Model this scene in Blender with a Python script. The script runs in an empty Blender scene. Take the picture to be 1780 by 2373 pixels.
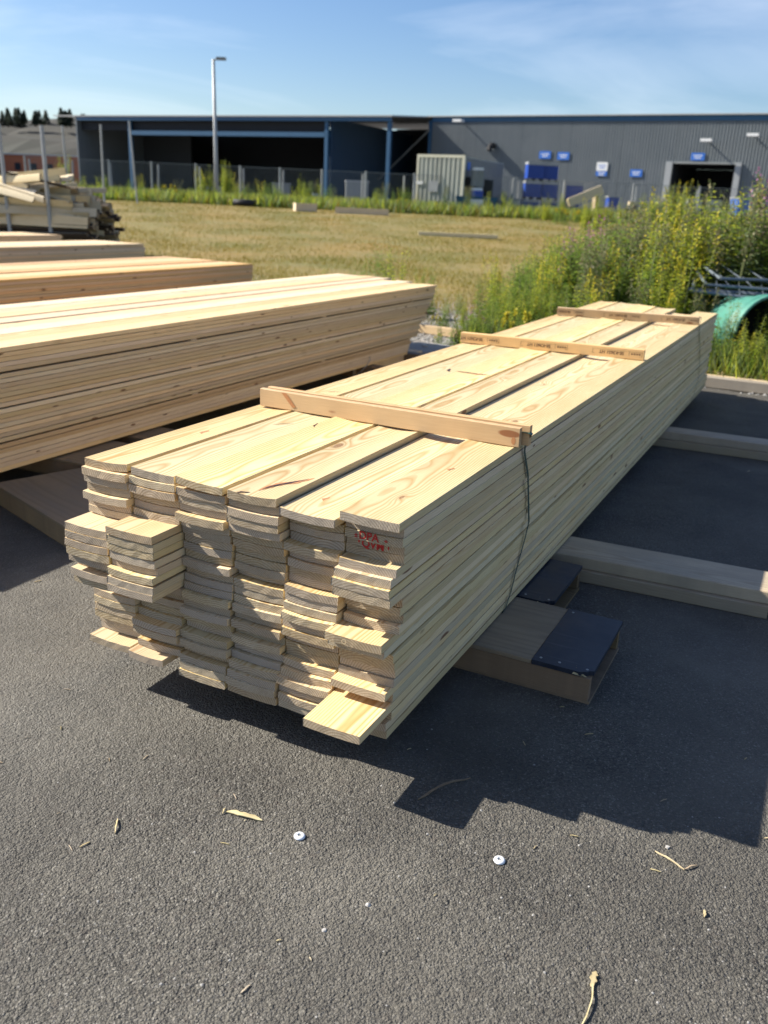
import bpy, math, random
import numpy as np
from mathutils import Matrix, Vector
R = math.radians
random.seed(7); rng = np.random.default_rng(11)
sc = bpy.context.scene
col = sc.collection

# ------------------------------------------------------------------ camera
cam_d = bpy.data.cameras.new('camera')
cam = bpy.data.objects.new('camera', cam_d); col.objects.link(cam)
F = Vector((0, .94345, -.33151)); RV = Vector((.99898, .01495, .04254)); U = Vector((-.04508, .33117, .94249))
cam.matrix_world = Matrix(((RV.x, U.x, -F.x, 0), (RV.y, U.y, -F.y, 0), (RV.z, U.z, -F.z, 1.30856), (0, 0, 0, 1)))
cam_d.sensor_fit = 'VERTICAL'; cam_d.sensor_height = 36; cam_d.sensor_width = 36
cam_d.lens = 2027.6 / 2373 * 36
cam_d.clip_start = .05; cam_d.clip_end = 3000
cam_d.dof.use_dof = True; cam_d.dof.focus_distance = 2.15; cam_d.dof.aperture_fstop = 4.0
sc.camera = cam

# ------------------------------------------------------------------ sun and sky
SD = Vector((1.280, -.319, -1.0)).normalized()          # the way the light travels
EL = math.asin(-SD.z); AZ = math.atan2(-SD.x, -SD.y)    # elevation, azimuth from +Y towards +X
sun_d = bpy.data.lights.new('sun', 'SUN'); sun_d.energy = 5.0; sun_d.angle = R(.53); sun_d.color = (1, .945, .85)
sun = bpy.data.objects.new('sun', sun_d); col.objects.link(sun)
sun.rotation_euler = SD.to_track_quat('-Z', 'Y').to_euler()
w = bpy.data.worlds.new('World'); sc.world = w; w.use_nodes = True
nt = w.node_tree; nt.nodes.clear()
def wn(t, **k):
    n = nt.nodes.new(t)
    for a, b in k.items(): setattr(n, a, b)
    return n
sky = wn('ShaderNodeTexSky', sky_type='NISHITA', sun_disc=False, sun_elevation=EL, sun_rotation=AZ,
         altitude=50, air_density=1.0, dust_density=.8, ozone_density=3.0)
tc = wn('ShaderNodeTexCoord')
mp = wn('ShaderNodeMapping'); mp.inputs['Scale'].default_value = (1.0, 2.2, 5.5); mp.inputs['Rotation'].default_value = (.05, .32, .3)
n1 = wn('ShaderNodeTexNoise'); n1.inputs['Scale'].default_value = 2.1; n1.inputs['Detail'].default_value = 9; n1.inputs['Roughness'].default_value = .55; n1.inputs['Distortion'].default_value = .5
cr = wn('ShaderNodeMapRange'); cr.inputs[1].default_value = .46; cr.inputs[2].default_value = .85; cr.inputs[3].default_value = 0; cr.inputs[4].default_value = .42
mx = wn('ShaderNodeMix', data_type='RGBA'); mx.inputs[7].default_value = (9.0, 9.6, 10.4, 1)
bg = wn('ShaderNodeBackground'); bg.inputs[1].default_value = .068
out = wn('ShaderNodeOutputWorld')
L = nt.links.new
L(tc.outputs['Generated'], mp.inputs[0]); L(mp.outputs[0], n1.inputs['Vector']); L(n1.outputs[0], cr.inputs[0])
L(cr.outputs[0], mx.inputs[0]); hs = wn('ShaderNodeHueSaturation'); hs.inputs['Saturation'].default_value = 1.18; hs.inputs['Hue'].default_value = .508; L(sky.outputs[0], hs.inputs['Color']); L(hs.outputs[0], mx.inputs[6]); L(mx.outputs[2], bg.inputs[0]); L(bg.outputs[0], out.inputs[0])
sc.view_settings.view_transform = 'Standard'; sc.view_settings.look = 'None'
sc.view_settings.gamma = 1; sc.view_settings.use_curve_mapping = False
sc.view_settings.exposure = 1.12

# ------------------------------------------------------------------ material helper
class Mat:
    def __init__(s, name):
        s.m = bpy.data.materials.new(name); s.m.use_nodes = True
        s.t = s.m.node_tree; s.t.nodes.clear()
        s.b = s.t.nodes.new('ShaderNodeBsdfPrincipled'); s.o = s.t.nodes.new('ShaderNodeOutputMaterial')
        s.t.links.new(s.b.outputs[0], s.o.inputs[0])
    def n(s, t, **k):
        x = s.t.nodes.new(t)
        for a, b in k.items(): setattr(x, a, b)
        return x
    def put(s, sock, v):
        if v is None: return
        if hasattr(v, 'is_output'): s.t.links.new(v, sock)
        else:
            if isinstance(v, (tuple, list)) and len(v) == 3 and sock.type == 'RGBA': v = (*v, 1)
            sock.default_value = v
    def math(s, op, a, b=None, c=None, clamp=False):
        x = s.n('ShaderNodeMath', operation=op, use_clamp=clamp)
        s.put(x.inputs[0], a); s.put(x.inputs[1], b); s.put(x.inputs[2], c)
        return x.outputs[0]
    def mix(s, f, a, b, mode='MIX'):
        x = s.n('ShaderNodeMix', data_type='RGBA', blend_type=mode)
        s.put(x.inputs[0], f); s.put(x.inputs[6], a); s.put(x.inputs[7], b)
        return x.outputs[2]
    def noise(s, vec, scale, det=3, rough=.5, dist=0, dim='3D'):
        x = s.n('ShaderNodeTexNoise', noise_dimensions=dim)
        s.put(x.inputs['Vector'], vec); x.inputs['Scale'].default_value = scale
        x.inputs['Detail'].default_value = det; x.inputs['Roughness'].default_value = rough; x.inputs['Distortion'].default_value = dist
        return x.outputs[0]
    def vor(s, vec, scale, feat='F1', rnd=1.0):
        x = s.n('ShaderNodeTexVoronoi', feature=feat); s.put(x.inputs['Vector'], vec)
        x.inputs['Scale'].default_value = scale; x.inputs['Randomness'].default_value = rnd
        return x
    def rng(s, v, a, b, c=0., d=1.):
        x = s.n('ShaderNodeMapRange'); s.put(x.inputs[0], v)
        for i, q in enumerate((a, b, c, d)): s.put(x.inputs[i + 1], q)
        return x.outputs[0]
    def mapv(s, vec, scale=(1, 1, 1), loc=(0, 0, 0), rot=(0, 0, 0)):
        x = s.n('ShaderNodeMapping'); s.put(x.inputs[0], vec)
        x.inputs['Scale'].default_value = scale; x.inputs['Location'].default_value = loc; x.inputs['Rotation'].default_value = rot
        return x.outputs[0]
    def xyz(s, x=0., y=0., z=0.):
        c = s.n('ShaderNodeCombineXYZ'); s.put(c.inputs[0], x); s.put(c.inputs[1], y); s.put(c.inputs[2], z)
        return c.outputs[0]
    def obj(s): return s.n('ShaderNodeTexCoord').outputs['Object']
    def pos(s): return s.n('ShaderNodeNewGeometry').outputs['Position']
    def bump(s, h, strength=.3, dist=.01, normal=None):
        x = s.n('ShaderNodeBump'); s.put(x.inputs['Height'], h); x.inputs['Strength'].default_value = strength; x.inputs['Distance'].default_value = dist
        if normal: s.put(x.inputs['Normal'], normal)
        s.t.links.new(x.outputs[0], s.b.inputs['Normal']); return x.outputs[0]
    def fin(s, color=None, rough=.6, metal=0., spec=None):
        s.put(s.b.inputs['Base Color'], color); s.put(s.b.inputs['Roughness'], rough); s.put(s.b.inputs['Metallic'], metal)
        if spec is not None: s.b.inputs['Specular IOR Level'].default_value = spec
        return s.m

def plain(name, c, rough=.6, metal=0., var=.15, scale=3., dirt=None):
    m = Mat(name); o = m.obj()
    f = m.noise(o, scale, 5, .6)
    d = tuple(v * (1 - var) for v in c); l = tuple(min(1, v * (1 + var)) for v in c)
    cc = m.mix(f, d, l)
    if dirt:
        g = m.rng(m.noise(o, scale * .4, 6, .65), .5, .75, 0, .7); cc = m.mix(g, cc, dirt)
    return m.fin(cc, rough, metal)

def wood(name, early, late, knotc, val=.17, end=False, ring=.0042, kn=.42, stain=None, fuzz=.0, rough=.62, contrast=.75):
    m = Mat(name); o = m.obj()
    sp = m.n('ShaderNodeSeparateXYZ'); m.put(sp.inputs[0], o); x, y, z = sp.outputs
    rn = m.n('ShaderNodeObjectInfo').outputs['Random']
    def fr(k): return m.math('FRACT', m.math('MULTIPLY', rn, k))
    r1, r2, r3, r4 = fr(17.13), fr(91.7), fr(331.3), fr(57.9)
    s1 = m.math('MULTIPLY', r3, 90.)
    w1 = m.noise(m.xyz(m.math('MULTIPLY', x, .55), s1, 0.), 1., 2)
    w2 = m.noise(m.xyz(m.math('MULTIPLY', x, .9), s1, 7.), 1., 3)
    kv = m.vor(m.xyz(m.math('MULTIPLY', x, 3.6), m.math('MULTIPLY_ADD', y, 10., .3), m.math('MULTIPLY', r1, 40.)), 1.)
    kd = kv.outputs['Distance']
    ks = m.n('ShaderNodeSeparateColor'); m.put(ks.inputs[0], kv.outputs['Color'])
    ke = m.math('GREATER_THAN', ks.outputs[0], 1 - kn)
    ksz = m.math('MULTIPLY_ADD', ks.outputs[1], .09, .035)                 # size of this knot
    kw = m.math('MULTIPLY', ke, m.math('POWER', m.rng(kd, 0., .38, 1., 0.), 2.2))
    yy = m.math('ADD', m.math('ADD', y, m.math('MULTIPLY_ADD', r1, .10, -.05)), m.math('MULTIPLY_ADD', w1, .10, -.05))
    zz = m.math('ADD', m.math('ADD', z, m.math('MULTIPLY_ADD', r2, .085, .018)), m.math('MULTIPLY_ADD', w2, .07, -.035))
    rad = m.math('SQRT', m.math('ADD', m.math('MULTIPLY', yy, yy), m.math('MULTIPLY', zz, zz)))
    rad = m.math('ADD', rad, m.math('MULTIPLY', kw, .018))
    wob = m.noise(m.xyz(m.math('MULTIPLY', x, 2.2), m.math('MULTIPLY', y, 22.), z), 1., 4)
    rad = m.math('MULTIPLY_ADD', wob, .0045, rad)
    rw = m.math('MULTIPLY_ADD', r4, ring * .7, ring * .75)
    ph = m.math('FRACT', m.math('DIVIDE', rad, rw))
    lw = m.math('POWER', m.rng(m.math('ABSOLUTE', m.math('MULTIPLY_ADD', ph, 2., -1.55)), 0., .9, 1., 0.), 1.6)
    big = m.noise(m.xyz(m.math('MULTIPLY', x, 1.4), m.math('MULTIPLY', y, 12.), s1), 1., 4)
    amt = m.math('MULTIPLY', lw, m.math('MULTIPLY_ADD', big, contrast * 1.1, contrast * .25), clamp=True)
    nm = m.n('ShaderNodeSeparateXYZ'); m.put(nm.inputs[0], m.n('ShaderNodeTexCoord').outputs['Normal'])
    if not end: amt = m.math('MULTIPLY', amt, m.rng(m.math('ABSOLUTE', nm.outputs[2]), .3, .7, .30, 1.))
    c = m.mix(amt, early, late)
    fine = m.noise(m.xyz(m.math('MULTIPLY', x, 14.), m.math('MULTIPLY', y, 420.), m.math('MULTIPLY', z, 420.)), 1., 3)
    c = m.mix(m.rng(fine, .3, .8, 0., .34), c, late)
    blot = m.noise(m.xyz(m.math('MULTIPLY', x, 2.2), m.math('MULTIPLY', y, 9.), m.math('ADD', s1, 3.)), 1., 5, .6)
    c = m.mix(m.rng(blot, .42, .75, 0., .45), c, tuple(a * .8 + b * .2 for a, b in zip(late, early)))
    # tone of the whole board
    hv = m.n('ShaderNodeHueSaturation'); m.put(hv.inputs['Hue'], m.math('MULTIPLY_ADD', r2, .014, .493))
    m.put(hv.inputs['Saturation'], m.math('MULTIPLY_ADD', r4, .3, .85)); m.put(hv.inputs['Value'], m.math('MULTIPLY_ADD', r1, val * 2, 1 - val)); m.put(hv.inputs['Color'], c)
    c = hv.outputs[0]
    # knots
    kin = m.math('MULTIPLY', ke, m.rng(kd, m.math('MULTIPLY', ksz, .75), ksz, 1., 0.))
    kring = m.math('MULTIPLY', kin, m.rng(m.math('FRACT', m.math('MULTIPLY', kd, 45.)), .1, .9, .45, .95))
    if not end: c = m.mix(kring, c, knotc)
    halo = m.math('MULTIPLY', ke, m.rng(kd, ksz, m.math('MULTIPLY', ksz, 2.2), .32, 0.))
    if not end: c = m.mix(halo, c, tuple(a * .55 + b * .45 for a, b in zip(late, knotc)))
    if stain:
        sn = m.rng(m.noise(m.xyz(m.math('MULTIPLY', x, 3.), m.math('MULTIPLY', y, 9.), s1), 1., 6, .65), .42, .7, 0., .85)
        c = m.mix(sn, c, stain)
    ev = m.vor(m.xyz(m.math('MULTIPLY', x, 5.), m.math('MULTIPLY_ADD', z, 16., m.math('MULTIPLY', r2, 3.)), m.math('MULTIPLY', r3, 50.)), 1.)
    es = m.n('ShaderNodeSeparateColor'); m.put(es.inputs[0], ev.outputs['Color'])
    if not end:
        side = m.math('MULTIPLY', m.math('GREATER_THAN', m.math('ABSOLUTE', nm.outputs[1]), .7), m.math('GREATER_THAN', es.outputs[0], 1 - kn * 1.4))
        c = m.mix(m.math('MULTIPLY', side, m.rng(ev.outputs['Distance'], m.math('MULTIPLY_ADD', es.outputs[1], .10, .05), m.math('MULTIPLY_ADD', es.outputs[1], .13, .07), .9, 0.)), c, knotc)
    h = m.math('ADD', m.math('MULTIPLY', fine, .5), m.math('MULTIPLY', lw, .3))
    if end:
        saw = m.noise(m.xyz(m.math('MULTIPLY', y, 900.), m.math('MULTIPLY', z, 130.), s1), 1., 3)
        rg = m.noise(o, 900., 2)
        c = m.mix(m.rng(saw, .35, .75, 0., .5), c, tuple(v * .62 for v in late))
        c = m.mix(m.rng(m.noise(m.xyz(m.math('MULTIPLY', y, 30.), m.math('MULTIPLY', z, 60.), s1), 1., 4), .5, .75, 0., .22), c, (.42, .36, .30))
        c = m.mix(m.rng(r3, .35, 1., 0., .62), c, m.mix(lw, (.40, .345, .29), (.25, .205, .165)))
        h = m.math('ADD', m.math('MULTIPLY', saw, 1.), m.math('MULTIPLY', rg, .6))
        m.bump(h, .7, .0016)
    else: m.bump(h, .35 + fuzz, .0007)
    return m.fin(c, rough, 0., .3)

M = {}
M['pine'] = wood('pine', (.72, .60, .37), (.45, .275, .11), (.15, .055, .024), contrast=1.0)
M['pine_end'] = wood('pine_end', (.56, .47, .33), (.27, .185, .10), (.3, .15, .08), end=True, ring=.0050, contrast=1.2)
M['spruce'] = wood('spruce', (.70, .54, .335), (.47, .30, .14), (.16, .07, .03), ring=.004, contrast=.7, kn=.6)
M['spruce_end'] = wood('spruce_end', (.50, .42, .30), (.36, .26, .16), (.3, .15, .08), end=True)
M['lath'] = wood('lath', (.67, .46, .235), (.42, .245, .10), (.24, .085, .03), ring=.0035, kn=.5)
M['grey_wood'] = wood('grey_wood', (.46, .37, .25), (.23, .16, .095), (.05, .03, .018), ring=.005, stain=(.29, .245, .18), val=.25, kn=.6)
M['ply'] = wood('ply', (.27, .205, .135), (.18, .13, .08), (.10, .07, .05), ring=.02, kn=.15, stain=(.165, .13, .092))
M['box_side'] = wood('box_side', (.27, .19, .11), (.12, .075, .04), (.07, .04, .02), ring=.005, stain=(.13, .09, .055))
M['slab_wood'] = wood('slab_wood', (.70, .60, .40), (.48, .36, .20), (.14, .07, .03), val=.3)
M['spruce_warm'] = wood('spruce_warm', (.64, .42, .22), (.42, .25, .10), (.15, .07, .03), ring=.004, contrast=.6)

def film():
    m = Mat('film_ply'); o = m.obj()
    sc1 = m.noise(m.mapv(o, (4, 60, 60), rot=(0, 0, .6)), 1., 4); n = m.noise(o, 9., 6, .7)
    c = m.mix(m.rng(n, .4, .75, 0, .5), (.012, .017, .030), (.035, .045, .065))
    c = m.mix(m.rng(sc1, .62, .75, 0, .35), c, (.12, .13, .15))
    m.bump(m.noise(o, 300, 2), .1, .001)
    return m.fin(c, m.rng(n, .3, .7, .32, .6))
M['film'] = film()

def asphalt():
    m = Mat('asphalt'); p = m.pos()
    wv = m.n('ShaderNodeVectorMath', operation='MULTIPLY_ADD'); nz = m.n('ShaderNodeTexNoise'); nz.inputs['Scale'].default_value = 160.
    m.put(nz.inputs['Vector'], p); m.put(wv.inputs[0], nz.outputs['Color']); wv.inputs[1].default_value = (.0065,) * 3; m.put(wv.inputs[2], p)
    q = wv.outputs[0]
    v1 = m.vor(q, 190.); v2 = m.vor(q, 380.); v3 = m.vor(q, 78.)
    s1 = m.n('ShaderNodeSeparateColor'); m.put(s1.inputs[0], v1.outputs['Color'])
    s2 = m.n('ShaderNodeSeparateColor'); m.put(s2.inputs[0], v2.outputs['Color'])
    s3 = m.n('ShaderNodeSeparateColor'); m.put(s3.inputs[0], v3.outputs['Color'])
    dust = m.noise(p, 1.3, 8, .62); dust2 = m.noise(p, 14., 6, .7)
    c = m.mix(s1.outputs[0], (.044, .0405, .033), (.140, .130, .108))
    c = m.mix(m.rng(s1.outputs[1], .84, .99, 0., .8), c, (.25, .235, .20))
    c = m.mix(m.rng(s2.outputs[0], .8, 1., 0., .8), c, (.165, .152, .14))
    c = m.mix(m.rng(s2.outputs[1], .975, .995, 0., .9), c, (.36, .34, .31))
    c = m.mix(m.rng(s3.outputs[1], .9, .99, 0., .4), c, (.085, .066, .054))
    crev = m.rng(v1.outputs['Distance'], .45, .95, 0., .75)
    c = m.mix(crev, c, (.013, .0115, .0105))
    c = m.mix(m.rng(dust, .38, .68, .0, .65), c, (.19, .175, .145)); c = m.mix(m.rng(m.noise(p, .75, 6, .65), .46, .64, 0, .62), c, (.042, .038, .032))
    st = m.noise(m.mapv(p, (.35, 9., 1.), rot=(0, 0, .30)), 1., 5, .6); c = m.mix(m.rng(st, .62, .80, 0, .30), c, (.13, .12, .11))
    c = m.mix(m.rng(dust2, .55, .8, 0., .35), c, (.115, .105, .095))
    h1 = m.math('SUBTRACT', 1., m.math('MULTIPLY', v1.outputs['Distance'], 1.05))
    h = m.math('ADD', m.math('MULTIPLY', h1, m.math('MULTIPLY_ADD', s1.outputs[2], .8, .4)), m.math('MULTIPLY', v2.outputs['Distance'], -.45))
    h = m.math('ADD', h, m.math('MULTIPLY', m.math('SUBTRACT', 1., v3.outputs['Distance']), .75))
    h = m.math('ADD', h, m.math('MULTIPLY', m.noise(p, 38., 4), 1.1))
    m.bump(h, 1., .0052)
    return m.fin(c, m.rng(s1.outputs[0], 0, 1, .62, .9), 0., .35)
M['asphalt'] = asphalt()

EX, EY = 3.0, 6.93; ED = Vector((.873, -.488)); EN = Vector((.488, .873))      # edge of the asphalt: a point, along, outwards
def ground():
    m = Mat('ground'); p = m.pos()
    sp = m.n('ShaderNodeSeparateXYZ'); m.put(sp.inputs[0], p); x, y, z = sp.outputs
    d = m.math('ADD', m.math('MULTIPLY', m.math('SUBTRACT', x, EX), EN.x), m.math('MULTIPLY', m.math('SUBTRACT', y, EY), EN.y))
    big = m.noise(p, .35, 6, .6); mid = m.noise(p, 2.2, 6, .65)
    v = m.vor(p, 24.); sv = m.n('ShaderNodeSeparateColor'); m.put(sv.inputs[0], v.outputs['Color'])
    grav = m.mix(sv.outputs[0], (.13, .115, .095), (.36, .33, .29))
    grav = m.mix(m.rng(v.outputs['Distance'], .4, .8, 0, .8), grav, (.05, .042, .032))
    grass = m.mix(m.rng(big, .35, .65), (.215, .14, .03), (.12, .115, .02))
    grass = m.mix(m.rng(mid, .4, .75, 0, .5), grass, (.21, .165, .085))
    gf = m.rng(m.math('MULTIPLY_ADD', mid, 3., m.math('MULTIPLY', d, -1.)), -4.2, -1.2)
    c = m.mix(gf, grass, grav)
    yf = m.rng(y, 51., 53.); c = m.mix(yf, c, (.14, .13, .12))
    m.bump(m.math('ADD', m.math('MULTIPLY', v.outputs['Distance'], -.6), mid), .8, .02)
    return m.fin(c, .95)
M['ground'] = ground()

def leaf(name, a, b, trans=.35):
    m = Mat(name); g = m.n('ShaderNodeNewGeometry'); rn = m.n('ShaderNodeObjectInfo').outputs['Random']
    f = m.math('FRACT', m.math('ADD', g.outputs['Random Per Island'], rn))
    if name.startswith('dry'):
        pn = m.noise(m.pos(), .33, 5, .62); f = m.math('MULTIPLY_ADD', f, .45, m.rng(pn, .34, .60, 0., .75), clamp=True)
    c = m.mix(f, a, b); m.fin(c, .55, 0, .3)
    t = m.n('ShaderNodeBsdfTranslucent'); m.put(t.inputs[0], c)
    x = m.n('ShaderNodeMixShader'); x.inputs[0].default_value = trans
    m.t.links.new(m.b.outputs[0], x.inputs[1]); m.t.links.new(t.outputs[0], x.inputs[2]); m.t.links.new(x.outputs[0], m.o.inputs[0])
    return m.m
M['leaf_y'] = leaf('leaf_yellow_green', (.24, .31, .03), (.48, .50, .055), .5)
M['leaf_g'] = leaf('leaf_green', (.09, .17, .025), (.25, .34, .06), .5)
M['leaf_m'] = leaf('leaf_grey_green', (.11, .16, .06), (.25, .30, .14))
M['flower_y'] = leaf('flower_yellow', (.55, .42, .02), (.45, .42, .04), .3)
M['flower_p'] = leaf('flower_pink', (.42, .12, .30), (.32, .16, .26), .3)
M['seed'] = leaf('seed_brown', (.17, .16, .07), (.24, .21, .12), .3)
M['dry'] = leaf('dry_grass', (.33, .215, .035), (.17, .175, .02), .3)
M['dry2'] = leaf('dry_grass_pale', (.40, .29, .075), (.26, .20, .03), .3)
M['stem'] = plain('stem', (.13, .15, .05), .7)

M['galv'] = plain('galvanised', (.33, .34, .34), .55, .3, .2, 6)
M['postgrey'] = plain('post_grey', (.25, .26, .25), .6, .2, .2, 6)
M['wire'] = plain('wire', (.24, .25, .25), .6, .4)
M['blue_dark'] = plain('blue_steel', (.018, .085, .17), .5, 0, .15, 2)
M['blue'] = plain('blue_plastic', (.012, .055, .30), .45, 0, .2, 3)
M['blue_sign'] = plain('blue_sign', (.03, .14, .50), .4, 0, .05)
M['white'] = plain('white_paint', (.72, .72, .70), .5, 0, .08)
M['cream'] = plain('cream_paint', (.60, .57, .44), .5)
M['black'] = plain('black', (.01, .01, .012), .7)
M['dark_int'] = plain('interior_shade', (.012, .014, .018), .8)  # near-black colour carries the shade deep inside canopy bay and doorway
M['shaded_wall'] = plain('shaded_wall', (.03, .034, .038), .7); M['blue_shaded'] = plain('blue_shaded', (.008, .035, .075), .6)  # inner canopy walls: shade put into the darkened grey and blue
M['roofm'] = plain('roof_edge', (.38, .38, .36), .5, .2)
M['orange'] = plain('orange_brick', (.36, .115, .05), .8, 0, .2, .5)
M['greenpl'] = plain('green_plastic', (.05, .20, .15), .55, 0, .35, 12, dirt=(.13, .20, .165))
M['strap'] = plain('green_strap', (.012, .055, .045), .35)
M['strapb'] = plain('black_strap', (.012, .02, .022), .35)
M['bark'] = plain('bark', (.055, .038, .026), .9, 0, .5, 30)
M['pocket'] = plain('dark_resin', (.035, .012, .008), .5, 0, .5, 90)
M['stainm'] = plain('resin_stain', (.42, .19, .075), .6, 0, .3, 60)
M['redink'] = plain('red_ink', (.42, .02, .015), .8, 0, .35, 260)
M['ink'] = plain('black_ink', (.10, .055, .03), .8, 0, .4, 200)
M['ringm'] = plain('stamped_ring', (.80, .62, .36), .7)
M['hillm'] = plain('hill_earth', (.034, .031, .022), .95, 0, .35, .03, dirt=(.016, .024, .010))
M['conifer'] = leaf('conifer', (.035, .050, .030), (.065, .085, .045), .1)
M['concrete'] = plain('concrete', (.30, .29, .27), .85, 0, .2, 14, dirt=(.2, .18, .15))
M['kerbwood'] = wood('kerb_wood', (.34, .30, .25), (.22, .17, .13), (.1, .07, .05), stain=(.25, .22, .19))
M['tarp'] = plain('beige_sheet', (.62, .50, .33), .7)
M['plastic'] = plain('white_plastic', (.74, .76, .78), .35, 0, .03)
M['splinter'] = wood('splinter', (.50, .42, .25), (.34, .26, .13), (.2, .1, .05), kn=0)
M['stone'] = plain('pale_stone', (.42, .40, .37), .8, 0, .3, 80)
M['steelgrey'] = plain('grey_tube', (.16, .19, .22), .45, .5, .3, 9)

def clad():
    m = Mat('grey_cladding'); o = m.obj()
    st = m.noise(m.mapv(o, (3., 3., .18)), 1., 5, .6); bl = m.noise(o, .35, 5)
    c = m.mix(st, (.11, .128, .138), (.16, .178, .184)); c = m.mix(m.rng(bl, .45, .75, 0, .35), c, (.20, .215, .22))
    sx = m.n('ShaderNodeSeparateXYZ'); m.put(sx.inputs[0], o); jn = m.math('LESS_THAN', m.math('FRACT', m.math('MULTIPLY', sx.outputs[0], .25)), .012); c = m.mix(m.math('MULTIPLY', jn, .5), c, (.05, .06, .065))
    return m.fin(c, .5, .1)
M['clad'] = clad()
def cont():
    m = Mat('container_paint'); o = m.obj()
    st = m.noise(m.mapv(o, (6., 6., .5)), 1., 6, .65)
    c = m.mix(m.rng(st, .45, .72), (.40, .41, .35), (.25, .25, .215))
    return m.fin(c, .55)
M['cont'] = cont()
M['contb'] = plain('container_side', (.18, .19, .18), .6, 0, .2, 2)

# ------------------------------------------------------------------ mesh helpers
def mesh(name, V, Fc, mats=(), mi=None, smooth=False):
    me = bpy.data.meshes.new(name); me.from_pydata([tuple(v) for v in V], [], [tuple(f) for f in Fc])
    for m in mats: me.materials.append(M[m] if isinstance(m, str) else m)
    if mi is not None: me.polygons.foreach_set('material_index', mi)
    if smooth: me.polygons.foreach_set('use_smooth', [True] * len(me.polygons))
    me.update(); return me
def link(name, me, parent=None, loc=(0, 0, 0), rot=(0, 0, 0), **props):
    o = bpy.data.objects.new(name, me); col.objects.link(o)
    o.parent = parent; o.location = loc; o.rotation_euler = rot
    for k, v in props.items(): o[k] = v
    return o
def thing(name, label, cat, loc=(0, 0, 0), rz=0., group=None, me=None, rot=None):
    o = link(name, me, None, loc, rot or (0, 0, rz), label=label, category=cat)
    if group: o['group'] = group
    return o
class MB:
    def __init__(s): s.v = []; s.f = []; s.m = []
    def add(s, V, Fc, mi=0):
        k = len(s.v); s.v += [tuple(v) for v in V]; s.f += [tuple(i + k for i in f) for f in Fc]; s.m += [mi] * len(Fc)
    def box(s, x0, x1, y0, y1, z0, z1, mi=0, rz=0., piv=None, ch=0.):
        V = [(x, y, z) for z in (z0, z1) for y in (y0, y1) for x in (x0, x1)]
        if rz:
            c, d = math.cos(rz), math.sin(rz); px, py = piv or ((x0 + x1) / 2, (y0 + y1) / 2)
            V = [(px + (x - px) * c - (y - py) * d, py + (x - px) * d + (y - py) * c, z) for x, y, z in V]
        s.add(V, [(0, 2, 3, 1), (4, 5, 7, 6), (0, 1, 5, 4), (2, 6, 7, 3), (0, 4, 6, 2), (1, 3, 7, 5)], mi); return s
    def tube(s, pts, r, n=8, mi=0, r1=None):
        pts = [Vector(p) for p in pts]; N = len(pts); V = []
        for i, p in enumerate(pts):
            t = (pts[min(i + 1, N - 1)] - pts[max(i - 1, 0)]).normalized()
            u = t.cross(Vector((0, 0, 1))); u = (Vector((1, 0, 0)) if u.length < .05 else u.normalized()); w_ = t.cross(u)
            rr = r if r1 is None else r + (r1 - r) * i / max(1, N - 1)
            V += [p + (u * math.cos(2 * math.pi * k / n) + w_ * math.sin(2 * math.pi * k / n)) * rr for k in range(n)]
        Fc = [(i * n + k, i * n + (k + 1) % n, (i + 1) * n + (k + 1) % n, (i + 1) * n + k) for i in range(N - 1) for k in range(n)]
        Fc += [tuple(range(n))[::-1], tuple((N - 1) * n + k for k in range(n))]
        s.add(V, Fc, mi); return s
    def me(s, name, mats, smooth=False): return mesh(name, s.v, s.f, mats, s.m, smooth)
    def part(s, name, mats, parent=None, smooth=False, **k): return link(name, s.me(name, mats, smooth), parent, **k)

def board_me(L_, w_, t, cup=.003, nx=6, tilt=0., mats=('pine', 'pine_end'), bow=0., seed=0, ch=.0012, jag=.0008):
    """rough sawn board along +X, origin at the middle of its front end (bottom side)"""
    r = random.Random(seed); hw = w_ / 2
    ys = [-hw, -hw + ch, -hw * .62, -hw * .3, 0, hw * .3, hw * .62, hw - ch, hw]; n = len(ys)
    V = []; xs = [L_ * i / nx for i in range(nx + 1)]
    ph = r.uniform(0, 6)
    for i, x in enumerate(xs):
        by = bow * math.sin(math.pi * x / L_) + .0007 * math.sin(ph + x * 3); bz = .0006 * math.sin(ph * 2 + x * 2.3)
        for side in (1, 0):
            for j, y in enumerate(ys):
                zc = cup * ((y / hw) ** 2) + tilt * y
                e = (ch if j in (0, n - 1) else 0)
                jx = r.uniform(-jag, jag) if i in (0, nx) else 0
                V.append((x + jx, y + by, zc + bz + (t - e if side else e)))
    Fc = []; mi = []; K = 2 * n
    for i in range(nx):
        a, b = i * K, (i + 1) * K
        for j in range(n - 1):
            Fc += [(a + j, b + j, b + j + 1, a + j + 1), (a + n + j, a + n + j + 1, b + n + j + 1, b + n + j)]; mi += [0, 0]
        Fc += [(a, a + n, b + n, b), (a + n - 1, b + n - 1, b + K - 1, a + K - 1)]; mi += [0, 0]
    for j in range(n - 1):
        Fc.append((j, j + 1, n + j + 1, n + j)); mi.append(1)
        e = nx * K; Fc.append((e + j, e + n + j, e + n + j + 1, e + j + 1)); mi.append(1)
    return mesh('plank', V, Fc, mats, mi)

# pack frame: along the boards (a), to the left of them (n)
AX = Vector((.43883, .89857)); NX = Vector((-.89857, .43883)); B0 = Vector((.03435, 1.80024)); PR = math.atan2(AX.y, AX.x)
def pk(a, n, z=0.): v = B0 + AX * a + NX * n; return (v.x, v.y, z)

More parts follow.
